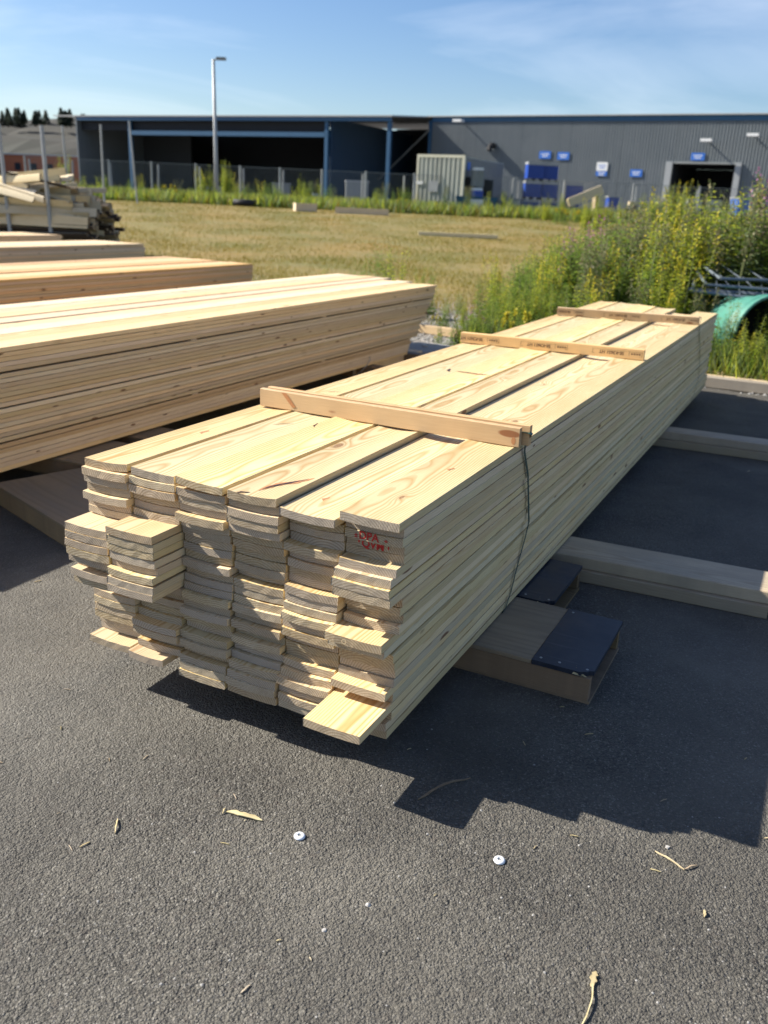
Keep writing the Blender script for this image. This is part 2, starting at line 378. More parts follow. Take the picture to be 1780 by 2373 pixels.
# ------------------------------------------------------------------ terrain
def rise(x, y):
    t = min(1, max(0, (y - 15) / 33)); return .93 * t * t * (3 - 2 * t) if y < 200 else .93
xs = sorted(set(list(np.linspace(-900, -60, 9)) + list(np.linspace(-60, 60, 61)) + list(np.linspace(60, 900, 9))))
ys = sorted(set(list(np.linspace(-120, 5, 6)) + list(np.linspace(5, 60, 56)) + list(np.linspace(60, 1500, 12))))
V = [(x, y, -.008 + rise(x, y) + (random.uniform(-.025, .025) if 17 < y < 50 and abs(x) < 60 else 0)) for y in ys for x in xs]
nx_ = len(xs)
Fc = [(j * nx_ + i, j * nx_ + i + 1, (j + 1) * nx_ + i + 1, (j + 1) * nx_ + i) for j in range(len(ys) - 1) for i in range(nx_ - 1)]
link('ground', mesh('ground', V, Fc, ['ground'], None, True), kind='structure')
# asphalt: an irregular edge against the gravel
pts = [(-60, -60), (60, -60), (60, EY - (60 - EX) * .559)]
u = 60.
while u > -62:
    u -= .35 if abs(u) < 12 else 4
    jit = random.uniform(-.05, .05) if u < -.2 else 0
    pts.append((EX + ED.x * u + EN.x * jit, EY + ED.y * u + EN.y * jit))
link('asphalt_yard', mesh('asphalt', [(x, y, 0) for x, y in pts], [tuple(range(len(pts)))], ['asphalt']), kind='structure')

# far hill with terraces, orange building, warehouse
V = []; hx = np.linspace(-420, -40, 40); prof = [(0, 0), (20, 2), (40, 7), (55, 8), (80, 14), (95, 15), (130, 21), (200, 26), (300, 27)]
for j, (dy, hz) in enumerate(prof):
    for i, x in enumerate(hx):
        fall = min(1, max(0, (-48 - x) / 62)) ** .7
        V.append((x, 250 + dy + 3 * math.sin(i * 1.7 + j), .9 + 1.22 * hz * fall * (1 + .06 * math.sin(i * .9 + j * 2))))
Fc = [(j * 40 + i, j * 40 + i + 1, (j + 1) * 40 + i + 1, (j + 1) * 40 + i) for j in range(len(prof) - 1) for i in range(39)]
link('hill', mesh('hill', V, Fc, ['hillm']), kind='structure')
def conifer_me(seed, h=9.):
    r = random.Random(seed); b = MB(); b.tube([(0, 0, 0), (0, 0, h * .5), (0, 0, h * .97)], .16, 6, 0, .03); tr = b
    c = MB()
    for k in range(230):
        t = r.random() ** .8; z = h * (.12 + .86 * t); rad = (1 - t) ** .8 * h * .20 * r.uniform(.6, 1.25) + .1; a = r.uniform(0, 6.283)
        x, y = math.cos(a) * rad, math.sin(a) * rad; s = r.uniform(.25, .6)
        c.add([(x * .15, y * .15, z + .3), (x - math.sin(a) * s, y + math.cos(a) * s, z - .1), (x * 1.15, y * 1.15, z - .45), (x + math.sin(a) * s, y - math.cos(a) * s, z - .1)], [(0, 1, 2), (0, 2, 3)])
    return tr.me('trunk', ['bark']), c.me('crown', ['conifer'])
cons = [conifer_me(s) for s in (1, 2, 3)]
for i in range(130):
    x = -235 + i * 1.4 + random.uniform(-1, 1); dy = random.choice([105, 120, 140]); fall = min(1, max(0, (-48 - x) / 62)) ** .7
    t = thing('conifer_tree', 'small dark conifer standing on the ridge of the far hill', 'tree', (x, 250 + dy, .9 + 1.22 * 18.5 * fall - .5), random.uniform(0, 6), 'conifers along the far ridge')
    s = random.uniform(.45, .85); t.scale = (s * 1.3, s * 1.3, s)
    tm, cm = cons[i % 3]; link('trunk', tm, t); link('crown', cm, t, kind='stuff')

ob = thing('orange_building', 'long low orange brick building at the foot of the far hill', 'building', (-57, 148, .9), -.12)
MB().box(-16, 9, 0, 8, 0, 5.3).part('wall', ['orange'], ob)
MB().box(-16.3, 9.3, -.3, 8.3, 5.3, 5.5).part('roof', ['roofm'], ob)
wm = MB().box(-.5, .5, -.04, 0, -.55, .55).me('window', ['dark_int'])
for k in range(9): link('window', wm, ob, (-14.4 + k * 2.7, -.01, 3.6))
bb = thing('pale_shed', 'pale blue-grey shed at the far left beyond the slab pile', 'shed', (-70, 140, .9), -.1)
MB().box(-9, 3, 0, 8, 0, 5.2).part('wall', ['galv'], bb); MB().box(-9, 3, -.05, 0, 0, 2.2).part('door', ['blue_dark'], bb)
rb = MB(); rb.add([(-9.3, -.3, 5.2), (3.3, -.3, 5.2), (3.3, 8.3, 5.2), (-9.3, 8.3, 5.2), (-9.3, 4, 6.4), (3.3, 4, 6.4)], [(0, 1, 5, 4), (2, 3, 4, 5), (0, 4, 3), (1, 2, 5), (0, 3, 2, 1)]); rb.part('roof', ['roofm'], bb)

# warehouse: x along its long wall, y away from the camera, origin at the junction of hall and canopy
WJ = (2.56, 79.0); wa = math.atan2(-12.7, 22.62)
wh = thing('warehouse', 'long grey corrugated warehouse with blue fascia and open dark canopy bay', 'warehouse', (WJ[0], WJ[1], .9), wa)
def corr(x0, x1, z0, z1, y=0., pitch=.22, dep=.040):
    b = MB(); x = x0; P = []
    while x < x1: P += [(x, y), (x + pitch * .35, y), (x + pitch * .5, y - dep), (x + pitch * .85, y - dep)]; x += pitch
    P.append((x1, y)); P = [p for p in P if p[0] <= x1]
    V = [(a, c, z) for z in (z0, z1) for a, c in P]; n = len(P)
    b.add(V, [(i, i + 1, n + i + 1, n + i) for i in range(n - 1)]); return b
DX0, DX1, DZ = 20.0, 24.4, 4.12
b = corr(0, DX0, 0, 7.0); c2 = corr(DX0, DX1, DZ, 7.0); c3 = corr(DX1, 46, 0, 7.0)
b.add(c2.v, c2.f); b.add(c3.v, c3.f); b.part('wall', ['clad'], wh)
MB().box(-.0, 46, -.10, .05, 6.98, 7.34).part('fascia', ['blue_dark'], wh)
rb = MB(); rb.add([(-.4, -.25, 7.36), (46.3, -.25, 7.36), (46.3, 30, 8.4), (-.4, 30, 8.4), (-.4, -.25, 7.44), (46.3, -.25, 7.44), (46.3, 30, 8.48), (-.4, 30, 8.48)],
    [(0, 1, 2, 3)[::-1], (4, 5, 6, 7), (0, 1, 5, 4), (1, 2, 6, 5), (2, 3, 7, 6), (3, 0, 4, 7)]); rb.part('roof', ['roofm'], wh)
MB().box(46, 46.1, 0, 30, 0, 7.4).part('end_wall', ['clad'], wh)
# loading door: frame, dark interior
MB().box(DX0 - .45, DX0 + .0, -.22, .0, 0, DZ + .12).part('door_jamb', ['galv'], wh); MB().box(DX1, DX1 + .40, -.22, .0, 0, DZ + .12).part('door_jamb', ['galv'], wh)
MB().box(DX0, DX1, -.16, .0, DZ, DZ + .12).part('door_lintel', ['postgrey'], wh)
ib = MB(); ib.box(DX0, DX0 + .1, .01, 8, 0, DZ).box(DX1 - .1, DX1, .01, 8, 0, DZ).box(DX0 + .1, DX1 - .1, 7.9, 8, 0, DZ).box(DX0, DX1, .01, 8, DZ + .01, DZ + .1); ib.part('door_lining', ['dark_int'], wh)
# canopy: roof from K..J leftwards, columns, beam, back and side walls (in warehouse frame)
def tow(x, y):   # world -> warehouse frame
    d = Vector((x - WJ[0], y - WJ[1])); return (d.x * math.cos(wa) + d.y * math.sin(wa), -d.x * math.sin(wa) + d.y * math.cos(wa))
kx, ky = tow(-.73, 72.0); lx, ly = tow(-29.34, 85.3); llx, lly = tow(-31.6, 86.4)
rb = MB(); rb.add([(kx, ky, 6.66), (llx, lly, 6.66), (llx, lly + 26, 8.3), (-.41, 26, 8.3), (-.41, 0, 7.33),
                   (kx, ky, 6.76), (llx, lly, 6.76), (llx, lly + 26, 8.42), (-.41, 26, 8.42), (-.41, 0, 7.43)],
                  [(0, 1, 2, 3, 4), (5, 9, 8, 7, 6), (0, 5, 6, 1), (1, 6, 7, 2), (2, 7, 8, 3), (3, 8, 9, 4), (4, 9, 5, 0)]); rb.part('canopy_roof', ['roofm'], wh)
ca = math.atan2(ky - ly, kx - lx); cl = math.hypot(kx - lx, ky - ly)
def cpt(s, d=0.): return (lx + math.cos(ca) * s - math.sin(ca) * d, ly + math.sin(ca) * s + math.cos(ca) * d)
def cbox(s0, s1, d0, d1, z0, z1, name, mat):
    p = [cpt(s0, d0), cpt(s1, d0), cpt(s1, d1), cpt(s0, d1)]
    b = MB(); b.add([(*q, z) for z in (z0, z1) for q in p], [(3, 2, 1, 0), (4, 5, 6, 7), (0, 1, 5, 4), (1, 2, 6, 5), (2, 3, 7, 6), (3, 0, 4, 7)])
    return b.part(name, [mat], wh)
cbox(6.0, 25.9, .25, .6, 5.20, 5.55, 'beam', 'blue_dark')
cbox(.2, cl - .1, .1, .22, 6.35, 6.62, 'eave_beam', 'blue_dark')
for s in (6.0, 25.75, cl - .35): cbox(s - .14, s + .14, .25, .53, 0, 6.34, 'column', 'blue_dark')
cbox(0, .15, .1, 22, 0, 6.64, 'side_wall', 'clad')
cbox(.15, 5.9, 9.0, 9.2, 0, 7.1, 'infill_wall', 'shaded_wall')
cbox(25.9, 26.1, .6, 16, 0, 6.6, 'partition_wall', 'blue_shaded')
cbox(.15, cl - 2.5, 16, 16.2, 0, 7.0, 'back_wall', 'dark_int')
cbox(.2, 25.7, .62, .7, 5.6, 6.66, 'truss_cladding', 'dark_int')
MB().box(-8.5, -.05, 9.0, 9.15, 0, 7.2).part('back_wall', ['clad'], wh)
MB().box(-.3, .0, -.05, .25, 0, 7.1).part('corner_post', ['blue_dark'], wh)
b = MB(); b.tube([(-.2, -.1, 6.4), (-6.2, 1.2, 2.0)], .07, 6, 0); b.part('brace', ['postgrey'], wh)
# signs, lamps and a vent pipe on the long wall
def sign(x, z, w_, h_, mat, label):
    t = thing('wall_sign', label, 'sign', wpt(x, -.11, z), wa)
    MB().box(-w_ / 2, w_ / 2, 0, .03, -h_ / 2, h_ / 2).part('panel', [mat], t)
    MB().box(-w_ * .33, w_ * .33, -.006, -.002, .04, .10).box(-w_ * .25, w_ * .25, -.006, -.002, -.12, -.06).part('lettering', ['white' if mat != 'white' else 'blue_sign'], t)
def wpt(x, y, z): return (WJ[0] + math.cos(wa) * x - math.sin(wa) * y, WJ[1] + math.sin(wa) * x + math.cos(wa) * y, z)
sign(10.1, 5.48, .95, .55, 'blue_sign', 'blue sign on the warehouse wall above the left stack of blue crates')
sign(11.6, 5.42, .95, .55, 'blue_sign', 'blue sign on the warehouse wall above the right stack of blue crates')
sign(14.76, 4.72, .85, .60, 'white', 'white sign directly above a blue one on the warehouse wall')
sign(14.76, 4.22, .85, .34, 'blue_sign', 'narrow blue sign directly below the white sign on the warehouse wall')
sign(17.4, 4.30, .9, .50, 'blue_sign', 'blue sign alone on the wall between the white sign and the dark doorway')
sign(21.7, 5.50, .95, .50, 'blue_sign', 'blue sign on the wall just above the dark warehouse doorway')
for x, z, lab in ((2.9, 7.80, 'white lamp high on the warehouse wall by the shaded corner'), (22.35, 6.45, 'lamp on the warehouse wall above the dark doorway'), (25.4, 6.8, 'white lamp on the warehouse wall right of the dark doorway')):
    t = thing('wall_lamp', lab, 'lamp', wpt(x, -.06, z), wa)
    MB().box(-.04, .04, -.9, 0, -.04, .04).part('arm', ['galv'], t); MB().box(-.38, .38, -1.35, -.75, -.02, .16).part('lamp_head', ['white'], t)
t = thing('vent_pipe', 'black bent vent pipe sticking out of the warehouse wall behind the container', 'pipe', wpt(5.7, -.05, 6.1), wa)
MB().tube([(0, 0, 0), (0, -.5, .02), (0, -.8, -.15), (0, -.85, -.4)], .22, 10).part('duct', ['black'], t)

# lamp post
t = thing('lamp_post', 'tall grey lamp post with one short arm in front of the canopy', 'lamp post', (-11.35, 58, .93))
MB().tube([(0, 0, 0), (0, 0, 3), (-.03, 0, 8.1)], .15, 10, 0, .085).part('post', ['galv'], t, True)
MB().tube([(-.03, 0, 8.0), (.15, 0, 8.12), (.35, 0, 8.14)], .05, 8).part('arm', ['galv'], t); MB().box(.15, .72, -.13, .13, 8.06, 8.22).part('lamp_head', ['postgrey'], t)

# container
cr_ = math.atan2(-.43, .9)
ct = thing('shipping_container', 'pale dirty container with corrugated end and dark open lean-to along its side', 'container', (.95, 50.6, .95), cr_)
e = corr(0.12, 2.62, .12, 2.82, 0, .26, .05); e.part('end_wall', ['cont'], ct)
fb = MB()
for x in (0, 2.62): fb.box(x, x + .12, -.06, .1, 0, 2.96)
fb.box(.12, 2.62, -.06, .08, 2.82, 2.96).box(.12, 2.62, -.06, .08, 0, .12); fb.part('end_frame', ['cream'], ct)
MB().box(.02, 2.7, .1, 6.2, 2.85, 2.9).part('roof', ['cont'], ct)
MB().box(.0, .06, .1, 6.2, 0, 2.84).part('side_wall', ['cont'], ct)
MB().box(2.68, 2.74, .1, 6.2, 1.9, 2.84).box(2.68, 2.74, 2.0, 3.0, 0, 1.9).box(2.68, 2.74, 4.6, 6.2, 0, 1.9).part('side_cladding', ['contb'], ct)
MB().box(.1, 2.68, 6.1, 6.2, 0, 2.84).box(.1, 2.6, .2, 6.1, 0, .05).part('rear_wall', ['contb'], ct)
MB().box(2.745, 2.76, .35, .75, 2.25, 2.65).part('sign_plate', ['blue_sign'], ct)
MB().box(.75, 1.3, -.10, -.08, 1.1, 1.65).part('notice', ['galv'], ct); MB().box(.05, .42, -.10, -.07, 1.45, 1.62).part('lock_box', ['white'], ct)
def cpos(x, y, z=0): return (.95 + math.cos(cr_) * x - math.sin(cr_) * y, 50.6 + math.sin(cr_) * x + math.cos(cr_) * y, .95 + z)
for k, lab in enumerate(('lower white barrel beside the open side of the container', 'upper white barrel beside the open side of the container')):
    t = thing('barrel', lab, 'barrel', (4.15, 49.6, 1.40 + k * 1.0)); v = []
    MB().tube([(0, 0, 0), (0, 0, .05), (0, 0, .45), (0, 0, .8)], .36, 14).part('drum', ['blue' if k == 0 else 'contb'], t)
    MB().tube([(0, 0, .8), (0, 0, .93)], .30, 14).part('lid', ['white'], t)
t = thing('skip', 'low blue skip with a white panel in front of the container', 'skip', (4.1, 48.6, .93), -.1)
b = MB(); b.add([(-.9, -.5, .25), (.9, -.5, .25), (.9, .5, .25), (-.9, .5, .25), (-1.1, -.62, .95), (1.1, -.62, .95), (1.1, .62, .95), (-1.1, .62, .95), (-.8, -.42, .32), (.8, -.42, .32), (.8, .42, .32), (-.8, .42, .32), (-1.0, -.54, .951), (1.0, -.54, .951), (1.0, .54, .951), (-1.0, .54, .951)],
                 [(3, 2, 1, 0), (0, 1, 5, 4), (1, 2, 6, 5), (2, 3, 7, 6), (3, 0, 4, 7), (4, 5, 13, 12), (5, 6, 14, 13), (6, 7, 15, 14), (7, 4, 12, 15), (8, 9, 10, 11), (12, 13, 9, 8), (13, 14, 10, 9), (14, 15, 11, 10), (15, 12, 8, 11)])
b.part('body', ['blue_dark'], t); MB().box(-.35, .35, -.64, -.60, .38, .82).part('panel', ['white'], t)
MB().box(-.9, -.7, -.4, .4, 0, .25).part('skid', ['black'], t); MB().box(.7, .9, -.4, .4, 0, .25).part('skid', ['black'], t)
def crate_me():
    b = MB(); b.box(-.72, .72, -.6, -.55, .12, .86).box(-.72, .72, .55, .6, .12, .86).box(-.72, -.67, -.55, .55, .12, .86).box(.67, .72, -.55, .55, .12, .86).box(-.67, .67, -.55, .55, .12, .17)
    for k in range(9): b.box(-.66 + k * .16, -.62 + k * .16, -.62, -.60, .16, .84)
    f = MB()
    for x in (-.66, 0, .66): f.box(x - .06, x + .06, -.55, .55, 0, .12)
    r = MB().box(-.75, .75, -.64, -.56, .82, .98).box(-.75, .75, .56, .64, .86, .98).box(-.75, -.67, -.56, .56, .86, .98).box(.67, .75, -.56, .56, .86, .98)
    return b.me('shell', ['blue']), f.me('feet', ['black']), r.me('rim', ['galv'])
CM = crate_me()
pos3 = ('bottom', 'middle', 'top')
def crate(x, y, z, rz, lab):
    t = thing('plastic_crate', lab, 'crate', (x, y, z), rz, 'blue plastic crates by the warehouse wall')
    t.scale = (.62, .8, 1)
    for nme, me in zip(('shell', 'feet', 'rim'), CM): link(nme, me, t)
for k in range(3): crate(7.50 + .05 * k, 53, .94 + .985 * k, .02 * k, pos3[k] + ' blue crate of the left stack by the container')
for k in range(3): crate(8.62 - .05 * k, 53.3, .94 + .985 * k, -.1, pos3[k] + ' blue crate of the right stack by the warehouse wall')
for k in range(2): crate(9.85 + .1 * k, 53.0, .94 + .985 * k, -.15, ('lower', 'upper')[k] + ' blue crate of the low stack beside the beige bundle')
t = thing('wrapped_bundle', 'long beige wrapped bundle leaning against the low crate stack', 'bundle', (9.85, 49.4, 2.15), 0, rot=(0, -.42, -.1))
MB().box(-.85, .95, -.35, .35, -.22, .22).part('wrapping', ['tarp'], t); MB().box(-.9, -.852, -.30, .30, -.18, .18).part('end_cap', ['slab_wood'], t)
t = thing('timber_rack', 'weathered timber rack under the leaning beige bundle', 'rack', (9.8, 50.2, .93))
MB().box(-.9, -.8, -.4, .4, 0, .80).part('leg', ['grey_wood'], t); MB().box(.75, .85, -.4, .4, 0, 1.42).part('leg', ['grey_wood'], t); MB().box(-.8, .75, -.35, -.28, .45, .55).part('rail', ['grey_wood'], t)
t = thing('timber_bundle', 'low pale bundle of timber lying left of the dark doorway', 'timber', (13.3, 50, .93), -.1)
for k in range(4): MB().box(-.9, .9, -.4 + .2 * k, -.22 + .2 * k, .9, 1.08).part('beam', ['slab_wood'], t)
MB().box(-.6, -.5, -.4, .4, 0, .9).part('trestle', ['grey_wood'], t); MB().box(.5, .6, -.4, .4, 0, .9).part('trestle', ['grey_wood'], t)
for x, c, lab in ((17.2, 'cream', 'pale yellow notice board on a stand before the dark doorway, left one'), (18.35, 'cream', 'pale yellow notice board on a stand before the dark doorway, right one')):
    t = thing('notice_board', lab, 'board', (x * .93, 50.4, .93))
    MB().box(-.42, .42, -.03, .02, .75, 1.35).part('panel', [c], t); MB().box(-.4, -.34, .02, .06, 0, 1.3).part('leg', ['galv'], t); MB().box(.34, .4, .02, .06, 0, 1.3).part('leg', ['galv'], t)
    MB().box(-.15, .15, -.04, -.031, .95, 1.1).part('mark', ['contb'], t)
for x, z, lab in ((14.6, 0, 'pale plastic tank in front of the dark doorway'), (15.3, 0, 'whitish sack on a pallet beside the notice boards')):
    t = thing('pallet_load', lab, 'pallet load', (x, 50.8, .93 + z))
    MB().box(-.55, .55, -.5, .5, 0, .14).part('pallet', ['grey_wood'], t); MB().box(-.5, .5, -.45, .45, .15, 1.15).part('load', ['galv' if z == 0 and x < 15 else 'white'], t)
t = thing('ground_timber', 'pale chunk of timber lying at the foot of the fence', 'timber', (-4.2, 42, rise(0, 42)), .4); MB().box(-.5, .5, -.2, .2, 0, .35).part('block', ['tarp'], t)
t = thing('ground_timber', 'long pale plank lying in the dry grass by the fence', 'timber', (-1.6, 41.5, rise(0, 41.5)), .05); MB().box(-1.2, 1.2, -.2, .2, 0, .26).part('plank', ['tarp'], t)
t = thing('ground_timber', 'brownish beam lying in the dry grass right of the middle of the field', 'timber', (2.0, 30., rise(0, 30)), .02); MB().box(-1.3, 1.3, -.12, .12, 0, .12).part('beam', ['slab_wood'], t)
t = thing('tyre', 'dark worn tyre lying flat at the foot of the fence', 'tyre', (-7.6, 46, rise(0, 46)))
b = MB(); N = 18
for k in range(N):
    pass
ring = [Vector((math.cos(6.2832 * k / N) * .5, math.sin(6.2832 * k / N) * .5, .16)) for k in range(N + 1)]
b.tube(ring, .17, 8); b.part('tread', ['black'], t, True)
# junk under the canopy
for k, (x, y, s, mt, lab) in enumerate([(-8.3, 66, (1.2, .8, 1.5), 'contb', 'dark crate standing under the canopy near the lamp post'), (-3.0, 67, (1.6, 1., 1.9), 'postgrey', 'grey tall cabinet standing under the canopy'), (2.0, 74, (1.5, 1., 2.6), 'blue', 'deep blue bin in the dark canopy corner'), (-5.6, 64, (.5, .5, .9), 'blue_sign', 'small blue drum in front of the canopy'), (-14., 70, (1.6, 1, 1.1), 'postgrey', 'low grey box in front of the dark bay')]):
    t = thing('yard_box', lab, 'box', (x, y, .93), .1 * k)
    MB().box(-s[0] / 2, s[0] / 2, -s[1] / 2, s[1] / 2, 0, s[2] * .93).part('body', [mt], t); MB().box(-s[0] / 2 - .04, s[0] / 2 + .04, -s[1] / 2 - .04, s[1] / 2 + .04, s[2] * .93, s[2]).part('lid', ['galv' if k % 2 else mt], t)

for k, (x, y, sx, sy, sz, mt, lab) in enumerate([(11.6, 52, 1.0, .6, .7, 'white', 'whitish low tray of offcuts right of the leaning bundle'), (6.2, 50.4, .7, .5, .9, 'cream', 'small cream box at the open corner of the container'), (12.4, 54, .6, .6, 1.3, 'blue', 'single blue bin between crate stacks and pale timber bundle'), (19.2, 52, 1.1, .7, 1.5, 'blue_sign', 'bright blue bin right of the dark doorway')]):
    t = thing('yard_box', lab, 'box', (x, y, .93), .2 * k - .3)
    MB().box(-sx / 2, sx / 2, -sy / 2, sy / 2, .08, sz).part('body', [mt], t); MB().box(-sx / 2 - .05, sx / 2 + .05, -sy / 2 - .05, sy / 2 + .05, sz, sz + .07).part('rim', ['galv'], t)
    MB().box(-sx / 2 + .05, sx / 2 - .05, -sy / 2 + .05, sy / 2 - .05, 0, .08).part('foot', ['black'], t)
# fence: posts and wires
fr = thing('wire_fence', 'wire mesh fence with grey posts along the far side of the dry field', 'fence', (0, 0, 0))
fx = [-20, -17.7, -15.5, -13.25, -10.9, -8.48, -6.34, -4.11, -1.78, .84, 3.44, 6.09, 8.86, 12.54, 16.1, 18.9, 21.6, 24.4, 27.]
pm = MB().tube([(0, 0, -.2), (0, 0, 2.0)], .055, 8).me('post', ['galv'])
for x in fx: link('post', pm, fr, (x, 50, .93), (random.uniform(-.02, .02), random.uniform(-.02, .02), 0))
b = MB()
for k in range(16): b.box(-20, 27, 49.93, 49.938, .98 + k * .12, .989 + k * .12)
for k in range(390): b.box(-20 + k * .12, -19.991 + k * .12, 49.936, 49.942, .95, 2.85)
b.box(-20, 27, 49.925, 49.942, 2.86, 2.885); b.part('mesh', ['wire'], fr, kind='stuff')
fr2 = thing('wire_fence', 'second row of fence posts standing behind the wire fence, further off', 'fence', (0, 0, 0))
pm2 = MB().tube([(0, 0, -.2), (0, 0, 2.05)], .06, 8).me('post', ['postgrey'])
for x in [-22.3, -19.8, -17.4, -14.6, -12., -9.4, -7., -4.7, -2.2, .3, 2.9, 7.3, 10.9, 14.4, 18.0]: link('post', pm2, fr2, (x, 56.5, .93), (random.uniform(-.02, .02), random.uniform(-.03, .03), 0))

# ------------------------------------------------------------------ slab pile and stakes
def slab_me(seed, L_, w_, t):
    r = random.Random(seed); n = 6; V = []; nx = 3
    for i in range(nx + 1):
        x = -L_ / 2 + L_ * i / nx + r.uniform(-.02, .02); ww = w_ * r.uniform(.85, 1.1); yy = r.uniform(-.01, .01)
        for k in range(n + 1):
            a = math.pi * k / n; V.append((x, yy + math.cos(a) * ww / 2, math.sin(a) * t * r.uniform(.85, 1.1)))
    K = n + 1; Fc = []; mi = []
    for i in range(nx):
        for k in range(n): Fc.append((i * K + k, (i + 1) * K + k, (i + 1) * K + k + 1, i * K + k + 1)); mi.append(1)
        Fc.append((i * K, i * K + n, (i + 1) * K + n, (i + 1) * K)); mi.append(0)
    Fc += [tuple(range(K)), tuple(nx * K + k for k in range(K))[::-1]]; mi += [2, 2]
    return mesh('slab', V, Fc, ['slab_wood', 'bark', 'box_side'], mi)
sm = [slab_me(i, random.uniform(1.7, 2.3), random.uniform(.14, .24), random.uniform(.04, .085)) for i in range(10)]
sb = [board_me(random.uniform(1.5, 2.0), random.uniform(.10, .18), random.uniform(.022, .05), .004, 2, 0, ('slab_wood', 'box_side' if i % 2 else 'slab_wood'), .02, 400 + i, .006, .006) for i in range(8)]
sp_ = thing('slabwood_pile', 'heaped pile of rough bark-edged slabwood at the edge of the field', 'wood pile', (-7.4, 18.9, rise(0, 18.9)))
for lay in range(18):
    for k in range(9):
        if lay > 11 and random.random() < .22 + .2 * (lay - 12): continue
        y = -.85 + k * .21 + random.uniform(-.05, .05)
        roll = random.choice([math.pi, math.pi, -math.pi / 2, .4, -.5]) if k else (random.choice([-math.pi / 2 + .3, -math.pi / 2 - .3, -math.pi / 2]) if random.random() < .3 + lay * .04 else math.pi)
        ex = .0 if lay < 12 else -.20 - .10 * (lay - 12)
        isb = (k < 4 and random.random() < .28)
        if isb: roll = random.choice([0, -math.pi / 2, -math.pi / 2])
        link('slab', sb[(lay + k) % 8] if isb else sm[(lay * 7 + k * 3) % 10], sp_, ((-.75 if isb else .30) + ex + random.uniform(-.16, .16), y, .08 + lay * .078 + random.uniform(-.012, .012)), (roll + random.uniform(-.15, .15), random.uniform(-.03, .03), random.uniform(-.08, .08)))
for k in range(26):
    link('slab', sb[k % 8] if k % 3 else sm[(k * 3) % 10], sp_, (random.uniform(-1.1, .3) - (.8 if k % 3 else 0), -.95 + random.uniform(0, 1.2), 1.35 + random.uniform(-.25, .22)), (random.choice([math.pi, -math.pi / 2, -2.2]) + random.uniform(-.3, .3), random.uniform(-.16, .26), random.uniform(-.5, .6)))
# stakes standing round the pile and packs
for (x, y, h, rx, ry, lab) in ((-7.60, 18.0, 2.42, 0, -.02, 'grey steel stake at the far left in front of the slabwood pile'), (-6.80, 18.0, 2.42, 0, -.01, 'grey steel stake right of the first, in front of the slabwood pile'),
                               (-12.80, 36, 2.95, 0, -.02, 'grey steel stake behind the left part of the slabwood pile'), (-11.43, 36., 3.05, 0, .01, 'grey steel stake standing alone just right of the slabwood pile'), (-11.82, 42, 3.45, 0, -.055, 'slanting grey stake further back between slabwood pile and lamp post')):
    t = thing('steel_stake', lab, 'stake', (x, y, rise(0, y) - .2), 0, None, MB().tube([(0, 0, 0), (0, 0, h + .2)], .042, 8).me('steel_stake', ['galv']), rot=(rx, ry, 0))

# ------------------------------------------------------------------ timber pack in front
pack = thing('timber_pack', 'strapped pack of pale sawn pine boards in the foreground, ends ragged', 'timber pack', pk(0, 0), PR)
LAY = 25; PZ = .0219; PITCH = .1545
front = {1: {7: -.085, 8: -.086, 9: -.087, 10: -.087, 11: -.080, 12: -.050, 13: -.075, 14: -.068, 15: .012, 16: .02, 17: -.002, 18: -.004, 19: -.001, 20: .0, 21: .014, 22: .02, 23: -.030, 24: None, 0: 0, 1: -.012, 2: -.006, 3: .002, 4: -.013, 5: .004, 6: .002},
         2: {0: .0, 1: -.004, 2: -.006, 3: .01, 4: .012, 5: .006, 6: -.096, 7: -.094, 8: -.093, 9: -.091, 10: -.082, 11: -.101, 12: -.103, 13: -.104, 14: .004, 15: .02, 16: .012, 17: .014, 18: .006, 19: -.024, 20: -.022, 21: .006, 22: -.006, 23: -.045, 24: None},
         3: {0: -.012, 1: -.006, 2: -.002, 3: .004, 4: -.014, 5: .01, 6: .014, 7: .018, 8: .016, 9: .022, 10: .008, 19: -.01, 20: -.017, 21: .004, 22: -.016, 23: -.02, 24: -.022},
         4: {0: -.01, 1: .0, 2: -.010, 3: -.008, 4: -.002, 5: .011, 6: .014, 7: .026, 8: .024, 9: .02, 10: .04, 11: .016, 12: .018, 13: .015, 20: .004, 21: -.012, 22: -.02, 23: -.024, 24: -.018},
         5: {1: -.014, 2: .030, 3: .031, 4: .034, 5: .009, 6: .030, 7: .024, 8: .03, 9: .033, 10: .008, 11: .011, 12: .006, 19: .006, 20: -.006, 21: -.02, 22: -.01, 23: -.018, 24: -.015},
         6: {0: .0, 1: .03, 2: .026, 3: .034, 4: .036, 5: .0, 6: -.014, 7: -.023, 8: -.022, 9: .038, 10: .036, 11: .045, 12: .03, 13: -.040, 14: -.022, 15: .008, 16: .012, 17: .016, 18: .012, 19: -.022, 20: .018, 21: -.145, 22: .012, 23: -.012, 24: -.008}}
rear = {1: 5.60, 2: 5.60, 3: 5.54, 4: 5.50, 5: 5.40, 6: 5.42}
special = {}
